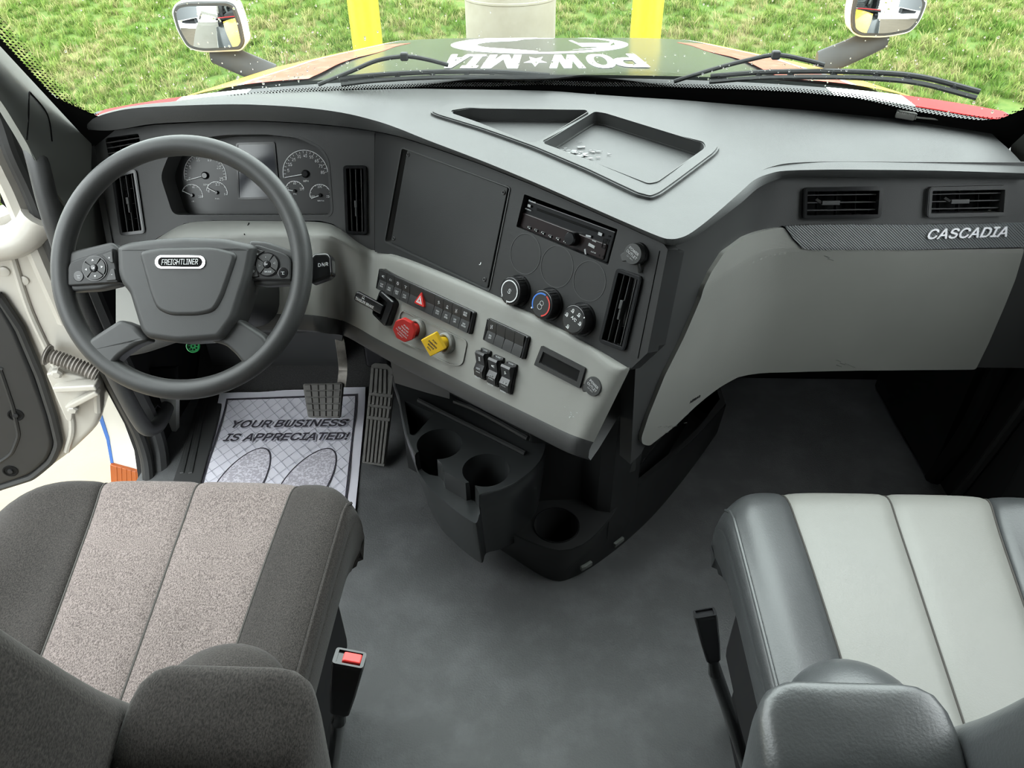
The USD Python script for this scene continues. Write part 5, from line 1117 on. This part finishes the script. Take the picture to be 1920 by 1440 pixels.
# white side panel ahead of the door and its amber lamp
PSd = Plane((-1.12, 1.62, 0), (-.12, -.99, 0), (1, -.12, 0))
sp_ = T('side_fairing', 'white side panel with a thin blue stripe between the open door and grab handle', 'side panel', M4=PSd.mat())
sp_.add('panel', ext(PSd.pts([(172, 722), (205, 732), (330, 745), (330, 900), (272, 884), (210, 868), (202, 822), (186, 775)]), -.02, 0), 'white', local=True)
st_ = PSd.pts([(170, 722), (176, 722), (190, 772), (205, 820), (213, 868), (208, 868), (200, 824), (184, 778)])
sp_.add('stripe', ext(st_, .0, .002), 'blue', local=True)
sp_.add('wheel_gap', ext(PSd.pts([(150, 700), (330, 690), (330, 746), (205, 733), (172, 722)]), -.012, .001), 'void', local=True)
LP_ = T('marker_lamp', 'ribbed amber marker lamp below the white side panel', 'lamp', M4=PSd.mat())
lq = PSd.pts([(210, 867), (272, 884), (300, 890), (300, 925), (213, 925)]); LP_.add('housing', ext(lq, -.06, -.002), 'white', local=True)
LP_.add('lens', bev(lq, -.002, .012, .003), 'orange', local=True)
for k in range(7):
    a, b = PSd.ab(218 + k * 9, 875 + k * 2.2, .012), PSd.ab(220 + k * 9, 925, .012); LP_.add('lens_rib', bar((*a, .012), (*b, .012), .004, .003, .001), 'orange', local=True)

# ================================================================== hood, cowl, wipers, mirrors
def hz(x, y):
    s = np.interp(y, [1.9, 2.05, 2.6, 3.2, 3.6, 3.9], [.90, .89, .885, .82, .78, .74]); zc = np.interp(y, [1.9, 2.05, 2.6, 3.2, 3.6, 3.75, 3.9, 4.0], [.875, .858, .772, .672, .604, .572, .515, .44])
    return zc - .036 * (np.abs(x) / s) ** 6
HX = np.r_[np.linspace(-1, 1, 61)]
def hw(y): return np.interp(y, [1.9, 2.05, 2.6, 3.2, 3.6, 3.9, 4.0], [1.12, 1.11, 1.09, 1.0, .93, .86, .8])
HY = np.linspace(2.05, 4.0, 50)
HD = T('truck_hood', 'dark glossy truck hood with white lettering and striped edges beyond the windshield', 'hood', base=(0, 3, .7))
hg = np.array([[(x * hw(y), y - .14 * (x * x) * (1 if y < 2.2 else max(0, 1 - (y - 2.2) / .6)), hz(x * hw(y), y)) for x in HX] for y in HY])
HD.add('panel', thick(hg, (0, 0, -.02)), 'hood', smooth=60)
def hs(x, y, c=.0015): return np.array([x, y, hz(x, y) + c])
def hoodpoly(poly, c=.0004):
    m = ext(poly, 0, .0006); v, f = trimesh.remesh.subdivide_to_size(m.vertices, m.faces, .05, max_iter=9); v = np.array(v); v[:, 2] = hz(v[:, 0], v[:, 1]) + c + v[:, 2]; return trimesh.Trimesh(v, f, process=False)
def band(sx, a, b, ya=2.05, yb=3.9, wav=.012, n=60):
    ys = np.linspace(ya, yb, n); o = []
    def X(k, y): return sx * (hw(y) * k + wav * sin(y * 9 + k * 20))
    def yy(k, y): return y - .14 * k * k * (1 if y < 2.2 else max(0, 1 - (y - 2.2) / .6))
    p = [(X(a, y), yy(a, y)) for y in ys] + [(X(b, y), yy(b, y)) for y in ys[::-1]]; return Polygon(p).buffer(0)
for sx in (-1, 1):
    HD.add('edge_stripe', hoodpoly(band(sx, .70, .93, wav=.004)), 'hoody', label='yellow edge stripe')
    HD.add('edge_stripe', hoodpoly(band(sx, .685, .701, wav=.004), .0008), 'white', label='white edge stripe')
    HD.add('edge_stripe', hoodpoly(band(sx, .55, .686, 2.05, 3.3, .010), .0006), 'hoodr', label='faded red edge stripe')
# lettering: reads from the front of the truck
cxh = -.03
def hood_text(s, xpix, ytop, ybot, w):
    pass
lt = []
ybase, ytopl = 2.215, 2.62
adv = [('P', .17), ('O', .16), ('W', .20), ('*', .17), ('M', .22), ('I', .075), ('A', .17)]
px_c = {'P': 1178, 'O': 1127, 'W': 1061, '*': 1004, 'M': 942, 'I': 888, 'A': 852}; px_w = {'P': 52, 'O': 46, 'W': 58, '*': 42, 'M': 60, 'I': 20, 'A': 40}
for ch, _ in adv:
    xc = at(px_c[ch], 115, Y=2.4)[0]; w = px_w[ch] / (proj([.1, 2.4, .80]) - proj([0, 2.4, .80]))[0] * .1
    if ch == '*':
        a = np.arange(10) * pi / 5 + pi / 2; r_ = np.where(np.arange(10) % 2 == 0, 1, .45); p = np.stack([r_ * np.cos(a), r_ * np.sin(a)], 1) * [w * .55, (ytopl - ybase) * .42]
        lt.append(Polygon(np.c_[xc - p[:, 0], (ybase + ytopl) / 2 - p[:, 1]]))
    else:
        m = text(ch, ytopl - ybase, .01, True, 0, width=w); v = m.vertices; top = m.faces[(v[m.faces][:, :, 2] > .005).all(1)]
        pol_ = unary_union([Polygon(v[f][:, :2]).buffer(.0004) for f in top]).buffer(.004 if ch != 'I' else .008, join_style=2)
        from shapely import affinity
        lt.append(affinity.translate(affinity.rotate(pol_, 180, origin=(0, 0)), xc, (ybase + ytopl) / 2 + .06 * ((xc - cxh) / .4) ** 2))
for p in lt: HD.add('hood_lettering', hoodpoly(p), 'print' if False else 'white')
# emblem: open white roundel with a bust outline and a small tower, generic shapes
exa, exb = at(842, 88, Y=3.1)[0], at(1181, 86, Y=3.1)[0]
ec = ((exa + exb) / 2, 3.2); EX, EY = (exb - exa) / 2, .53
a = np.linspace(0, 2 * pi, 90, endpoint=False); outer = Polygon(np.stack([ec[0] + EX * np.cos(a), ec[1] + EY * np.sin(a)], 1)); innr = Polygon(np.stack([ec[0] + EX * .86 * np.cos(a), ec[1] + .02 + EY * .88 * np.sin(a)], 1))
cut_ = Polygon([(ec[0] + .02, ec[1] + .1), (ec[0] + .26, ec[1] + .6), (ec[0] - .02, ec[1] + .6)])
HD.add('hood_emblem', hoodpoly(outer.difference(innr).difference(cut_)), 'white')
bust = Polygon(smoothline(np.array([(-.36, -.12), (-.30, -.30), (-.15, -.41), (.0, -.42), (-.10, -.30), (-.20, -.20), (-.24, -.05), (-.20, .10), (-.10, .18), (-.06, .30), (.06, .36), (.02, .42), (-.14, .40), (-.28, .25), (-.35, .05)]) + ec, 4, True)).buffer(0)
HD.add('hood_emblem', hoodpoly(bust.intersection(outer)), 'white')
twr = unary_union([Polygon(np.array([(.16, -.2), (.26, -.2), (.29, .04), (.14, .04)]) + ec), LineString(np.array([(.15, .0), (.13, .2)]) + ec).buffer(.008), LineString(np.array([(.28, .0), (.31, .2)]) + ec).buffer(.008), Polygon(np.array([(.12, -.34), (.32, -.24), (.36, -.05), (.30, .1), (.29, -.1), (.2, -.25)]) + ec)])
HD.add('hood_emblem', hoodpoly(twr.intersection(outer)), 'white')
# the nose of the truck and its grille side, below the crest
HD.add('nose', thick(np.array([[(x * hw(4.0), 4.0, hz(x * hw(4.0), 4.0)), (x * hw(4.0) * .98, 4.05, .1), (x * hw(4.0) * .98, 4.05, -.5)] for x in np.linspace(-1, 1, 21)]), (0, -.02, 0)), 'hood')
for sx in (-1, 1): HD.add('side', thick(np.array([[(sx * hw(y), y - (.14 if y < 2.2 else .14 * max(0, 1 - (y - 2.2) / .6)), hz(hw(y), y)), (sx * (hw(y) + .06), y, .35), (sx * (hw(y) + .06), y, -.1)] for y in HY[::4]]), (-sx * .015, 0, 0)), 'white')

CW = T('cowl', 'black cowl strip with white and red ends between the hood and the windshield glass', 'cowl', base=(0, 1.95, .83))
def cy(x): return 2.03 - .17 * (x / 1.11) ** 2
def cwp(x, k, c=0): q = (abs(x) / 1.08) ** 4; return (x, lerp(gy(min(abs(x), .98)) + .055, cy(x), k), lerp(.842 - .03 * q, .856 - .032 * q, k) + .006 * sin(pi * k) + c)
cg = np.array([[cwp(x, k) for k in np.linspace(0, 1, 6)] for x in np.linspace(-1.1, 1.1, 61)])
CW.add('panel', thick(cg, (0, 0, -.02)), 'black', smooth=50)
def cowlp(x0, x1, k0, k1, n=12): return thick(np.array([[cwp(x, k, .002) for k in np.linspace(k0, k1, 4)] for x in np.linspace(x0, x1, n)]), (0, 0, -.003))
for x0, x1, m in ((-1.08, -.9, 'decalred'), (-.9, -.735, 'white'), (.70, .87, 'white'), (.87, 1.09, 'decalred')): CW.add('end_stripe', cowlp(x0, x1, .5 if x0 < 0 else .72, .99), m)

def wiper(arm, blade, label):
    def wg(p, c): return WG.pw(*p, -c)
    base = wg(blade[len(blade) // 2], .02); t = T('windshield_wiper', label, 'wiper', base=base)
    s = -1 if (WG.pw(960, 150, .05)[1] < WG.pw(960, 150, 0)[1]) else 1
    def o(p, c): return WG.pw(*p, -c if s < 0 else c)
    t.add('arm', tube(smoothline([o(p, c) for p, c in arm], 5), .0048, 8), 'black')
    bl = smoothline([o(p, .022) for p in blade], 5); t.add('blade_frame', tube(bl, .0055, 8), 'black')
    t.add('rubber', tube(smoothline([o(p, .010) for p in blade], 5) - GD * .004, .005, 6), 'soft')
    n = len(bl)
    for k in np.linspace(.06, .94, 7): t.add('blade_claw', rbox(.012, .015, .013, .003, bl[int(k * (n - 1))] - GD * .004), 'black')
    q = o(arm[len(arm) // 2][0], .04); t.add('joint', rbox(.018, .016, .018, .004, q), 'black')
wiper([((600, 172), .02), ((660, 155), .03), ((712, 139), .038), ((762, 133), .04), ((800, 135), .036), ((842, 142), .03)], [(640, 163), (700, 156), (780, 151), (860, 149), (940, 150), (1030, 156)], 'black windshield wiper left of the hood lettering in view')
wiper([((1262, 166), .02), ((1330, 151), .03), ((1395, 139), .038), ((1447, 131), .04), ((1500, 137), .036), ((1540, 143), .03)], [(1330, 158), (1420, 151), (1520, 149), (1620, 151), (1720, 160), (1830, 188)], 'black windshield wiper that reaches towards the right windshield pillar')
tb_ = T('windshield_vent_comb', 'small beige ribbed strip lying at the right foot of the windshield', 'clip', base=at(1705, 218, Y=1.62))
p0, p1 = at(1680, 214, Z=.895), at(1716, 220, Z=.895)
tb_.add('body', bar(p0, p1, .016, .012, .003), 'trim')
for k in np.linspace(.1, .95, 10): tb_.add('tooth', bar(lerp(p0, p1, k) + np.array([0, -.008, .003]), lerp(p0, p1, k) + np.array([0, .008, .003]), .002, .012, .0005), 'trim')
tb_.add('wire', tube([p1, at(1780, 226, Z=.893), at(1850, 237, Z=.89)], .002, 6), 'trim')

def mirror(px, Y, arm, sx, label):
    mc_ = at(*np.mean(px, 0), Y=Y); PM = Plane(mc_, unit(unit(EYE - mc_) + unit((sx * .16, -1, -.16))), (1, 0, 0)); t = T('hood_mirror', label, 'mirror', M4=PM.mat())
    q = PM.pts(rp(np.array(px, float), 16, 5)); c = q.mean(0)
    hp_ = t.add('housing', bev(q, -.075, .004, .012, 3), 'soft', local=True, smooth=50)
    t.add('shell_edge', mv(ext(Polygon(q).buffer(.0035).difference(Polygon(q).buffer(-.003)), -.075, -.004), 0, 0, 0), 'white', local=True)
    # gently convex glass
    g = Polygon(q).buffer(-.012); m = ext(g, 0, .001); v, f = trimesh.remesh.subdivide_to_size(m.vertices, m.faces, .012, max_iter=9); v = np.array(v); v[:, 2] += .004 + .010 * (1 - (((v[:, 0] - c[0]) / .12) ** 2 + ((v[:, 1] - c[1]) / .1) ** 2)).clip(-1, 1)
    mm = trimesh.Trimesh(v, f, process=True); t.add('glass', mm, 'mirror', local=True, smooth=80, parent=hp_)
    t.add('bezel', ext(Polygon(q).buffer(-.004).difference(g), .002, .009), 'soft', local=True, parent=hp_)
    A = smoothline([at(*p, Y=y) for p, y in arm], 5); n = len(A); secs = []
    for k, p in enumerate(A):
        u = np.array([0, .35, .94]); w = .040 if k > 2 else .032; aa = np.linspace(0, 2 * pi, 16, endpoint=False); secs.append(p + (u * .042)[None] * np.sin(aa)[:, None] + np.array([0, 1., -.2])[None] * .016 * np.cos(aa)[:, None])
    t.add('arm', solidloft(secs), 'panel', smooth=50)
mirror([(323, 22), (330, 8), (350, 3), (425, 2), (440, 8), (452, 40), (460, 80), (452, 94), (380, 97), (352, 90), (332, 55)], 2.62, [((395, 92), 2.66), ((430, 108), 2.66), ((470, 125), 2.66), ((520, 146), 2.62)], -1, 'hood mirror on a grey arm at the left edge of the hood')
mirror([(1594, 30), (1604, -24), (1700, -24), (1730, -16), (1738, 5), (1724, 40), (1706, 60), (1660, 69), (1612, 68), (1596, 58)], 2.62, [((1665, 62), 2.66), ((1625, 82), 2.66), ((1585, 100), 2.66), ((1530, 122), 2.62)], 1, 'hood mirror on a grey arm at the right edge of the hood')

# ================================================================== outdoors
GZ = -1.25
struct('ground', box(60, 12.6, .2, (0, -1.4, GZ - .1)), 'concrete')
def lawnz(x, y): return GZ + .02 + .20 * np.maximum(0, y - 8.5) + .03 * (meshkit.fbm(np.stack([x * .7, y * .7, x * 0], -1), 3, 5) - .5)
lx, ly = np.meshgrid(np.linspace(-26, 26, 105), np.r_[4.9, np.linspace(5.1, 45, 90)], indexing='ij')
lz = lawnz(lx, ly); struct('lawn_ground', sheet(np.stack([lx, ly, lz], -1)), 'lawn', smooth=True)
single('paving_joint', box(.02, 12.4, .004, (-2.72, -1.4, GZ + .001)), 'seam', kind='structure')
# grass tufts
def tuft(seed, h):
    r_ = np.random.default_rng(seed); V, F = [], []
    for _ in range(16):
        b = r_.normal(0, .035, 2); an = r_.uniform(0, 2 * pi); ln = h * r_.uniform(.5, 1.15); be = r_.uniform(.3, 1.3); w = r_.uniform(.0035, .0065); d = np.array([cos(an), sin(an)]); s_ = np.array([-d[1], d[0], 0]); n0 = len(V)
        for k, ww in ((0, 1.), (.4, .9), (.75, .6), (1., .08)):
            c = np.array([b[0] + d[0] * ln * be * k * k * .8, b[1] + d[1] * ln * be * k * k * .8, ln * (k - .35 * be * k * k * .6)]); V += [c - s_ * w * ww, c + s_ * w * ww]
        for k in range(3): a = n0 + 2 * k; F += [[a, a + 1, a + 3], [a, a + 3, a + 2]]
    return trimesh.Trimesh(np.array(V), F, process=False)
gp_ = UsdGeom.PointInstancer.Define(stage, '/World/grass'); tag(gp_.GetPrim(), 'short bright green grass growing all over the lawn beyond the hood', 'grass', kind='stuff')
protos = []
for k in range(6):
    path = f'/World/grass/tuft_{k:03d}' if k else '/World/grass/tuft'; usdkit.mesh(stage, path, tuft(40 + k, .055 + .012 * k), M['blade']); protos.append(path)
r_ = np.random.default_rng(11); n = 56000
u = r_.uniform(0, 1, n); yy = 5.0 + 19 * u ** 1.5; xx = r_.uniform(-1, 1, n) * (2.6 + .78 * yy)
keep = meshkit.fbm(np.stack([xx * .8, yy * .8, yy * 0], -1), 4, 21) > .24; xx, yy = xx[keep], yy[keep]; n = len(xx); zz = lawnz(xx, yy)
gp_.CreatePrototypesRel().SetTargets([Sdf.Path(p) for p in protos]); gp_.CreateProtoIndicesAttr(Vt.IntArray.FromNumpy(r_.integers(0, 6, n).astype(np.int32)))
gp_.CreatePositionsAttr(Vt.Vec3fArray.FromNumpy(np.stack([xx, yy, zz - .004], 1).astype(np.float32)))
an = r_.uniform(0, 2 * pi, n); gp_.CreateOrientationsAttr(Vt.QuathArray([Gf.Quath(float(cos(a / 2)), 0, 0, float(sin(a / 2))) for a in an]))
sc_ = r_.uniform(.7, 1.35, n); gp_.CreateScalesAttr(Vt.Vec3fArray.FromNumpy(np.stack([sc_] * 3, 1).astype(np.float32)))
for xb, lab in ((-1.155, 'yellow painted steel bollard beyond the hood, left of the concrete column'), (.662, 'yellow painted steel bollard beyond the hood, right of the concrete column')):
    b = T('bollard', lab, 'bollard', base=(xb, 5.3, GZ))
    b.add('post', lathe([(0, 0), (.099, 0), (.099, 1.95), (.09, 2.0), (.06, 2.04), (0, 2.055)], 40), 'bollard', local=True); b.add('footing', lathe([(0, 0), (.16, 0), (.155, .05), (0, .055)], 32), 'column', local=True)
cl = T('concrete_column', 'round pale concrete column standing between the two yellow bollards', 'column', base=(-.24, 6.05, GZ))
cl.add('shaft', lathe([(0, 0), (.33, 0), (.33, 1.585), (.334, 1.59), (.334, 1.602), (.33, 1.607), (.328, 2.3), (.328, 3.6), (0, 3.6)], 64), 'column', local=True)

# dark trailers parked on both sides, seen in the hood mirrors
for xb, lab in ((-6.3, 'dark parked trailer on the driver side, seen only in the left hood mirror'), (6.1, 'dark parked trailer on the passenger side, seen only in the right hood mirror')):
    tr = T('parked_trailer', lab, 'trailer', base=(xb, -6.5, GZ))
    tr.add('body', mv(rbox(2.5, 16, 2.9, .05), 0, 0, 2.55), 'trailer' if 'trailer' in M else mat('trailer_paint', (.06, .065, .07), .4), local=True); M.setdefault('trailer', '/World/Looks/trailer_paint')
    for k in (-7.2, -6, 5.2): tr.add('axle_wheels', mv(xf(lathe([(0, -1.1), (.5, -1.1), (.52, -.8), (.52, .8), (.5, 1.1), (0, 1.1)], 24), np.array([[0, 0, 1, 0], [1, 0, 0, 0], [0, 1, 0, 0], [0, 0, 0, 1.]])), 0, k, .52), 'dark', local=True)
    for k in (-1.25, 1.25): tr.add('side_rail', box(.03, 15.8, .12, (k, 0, 1.16)), 'steel', local=True)
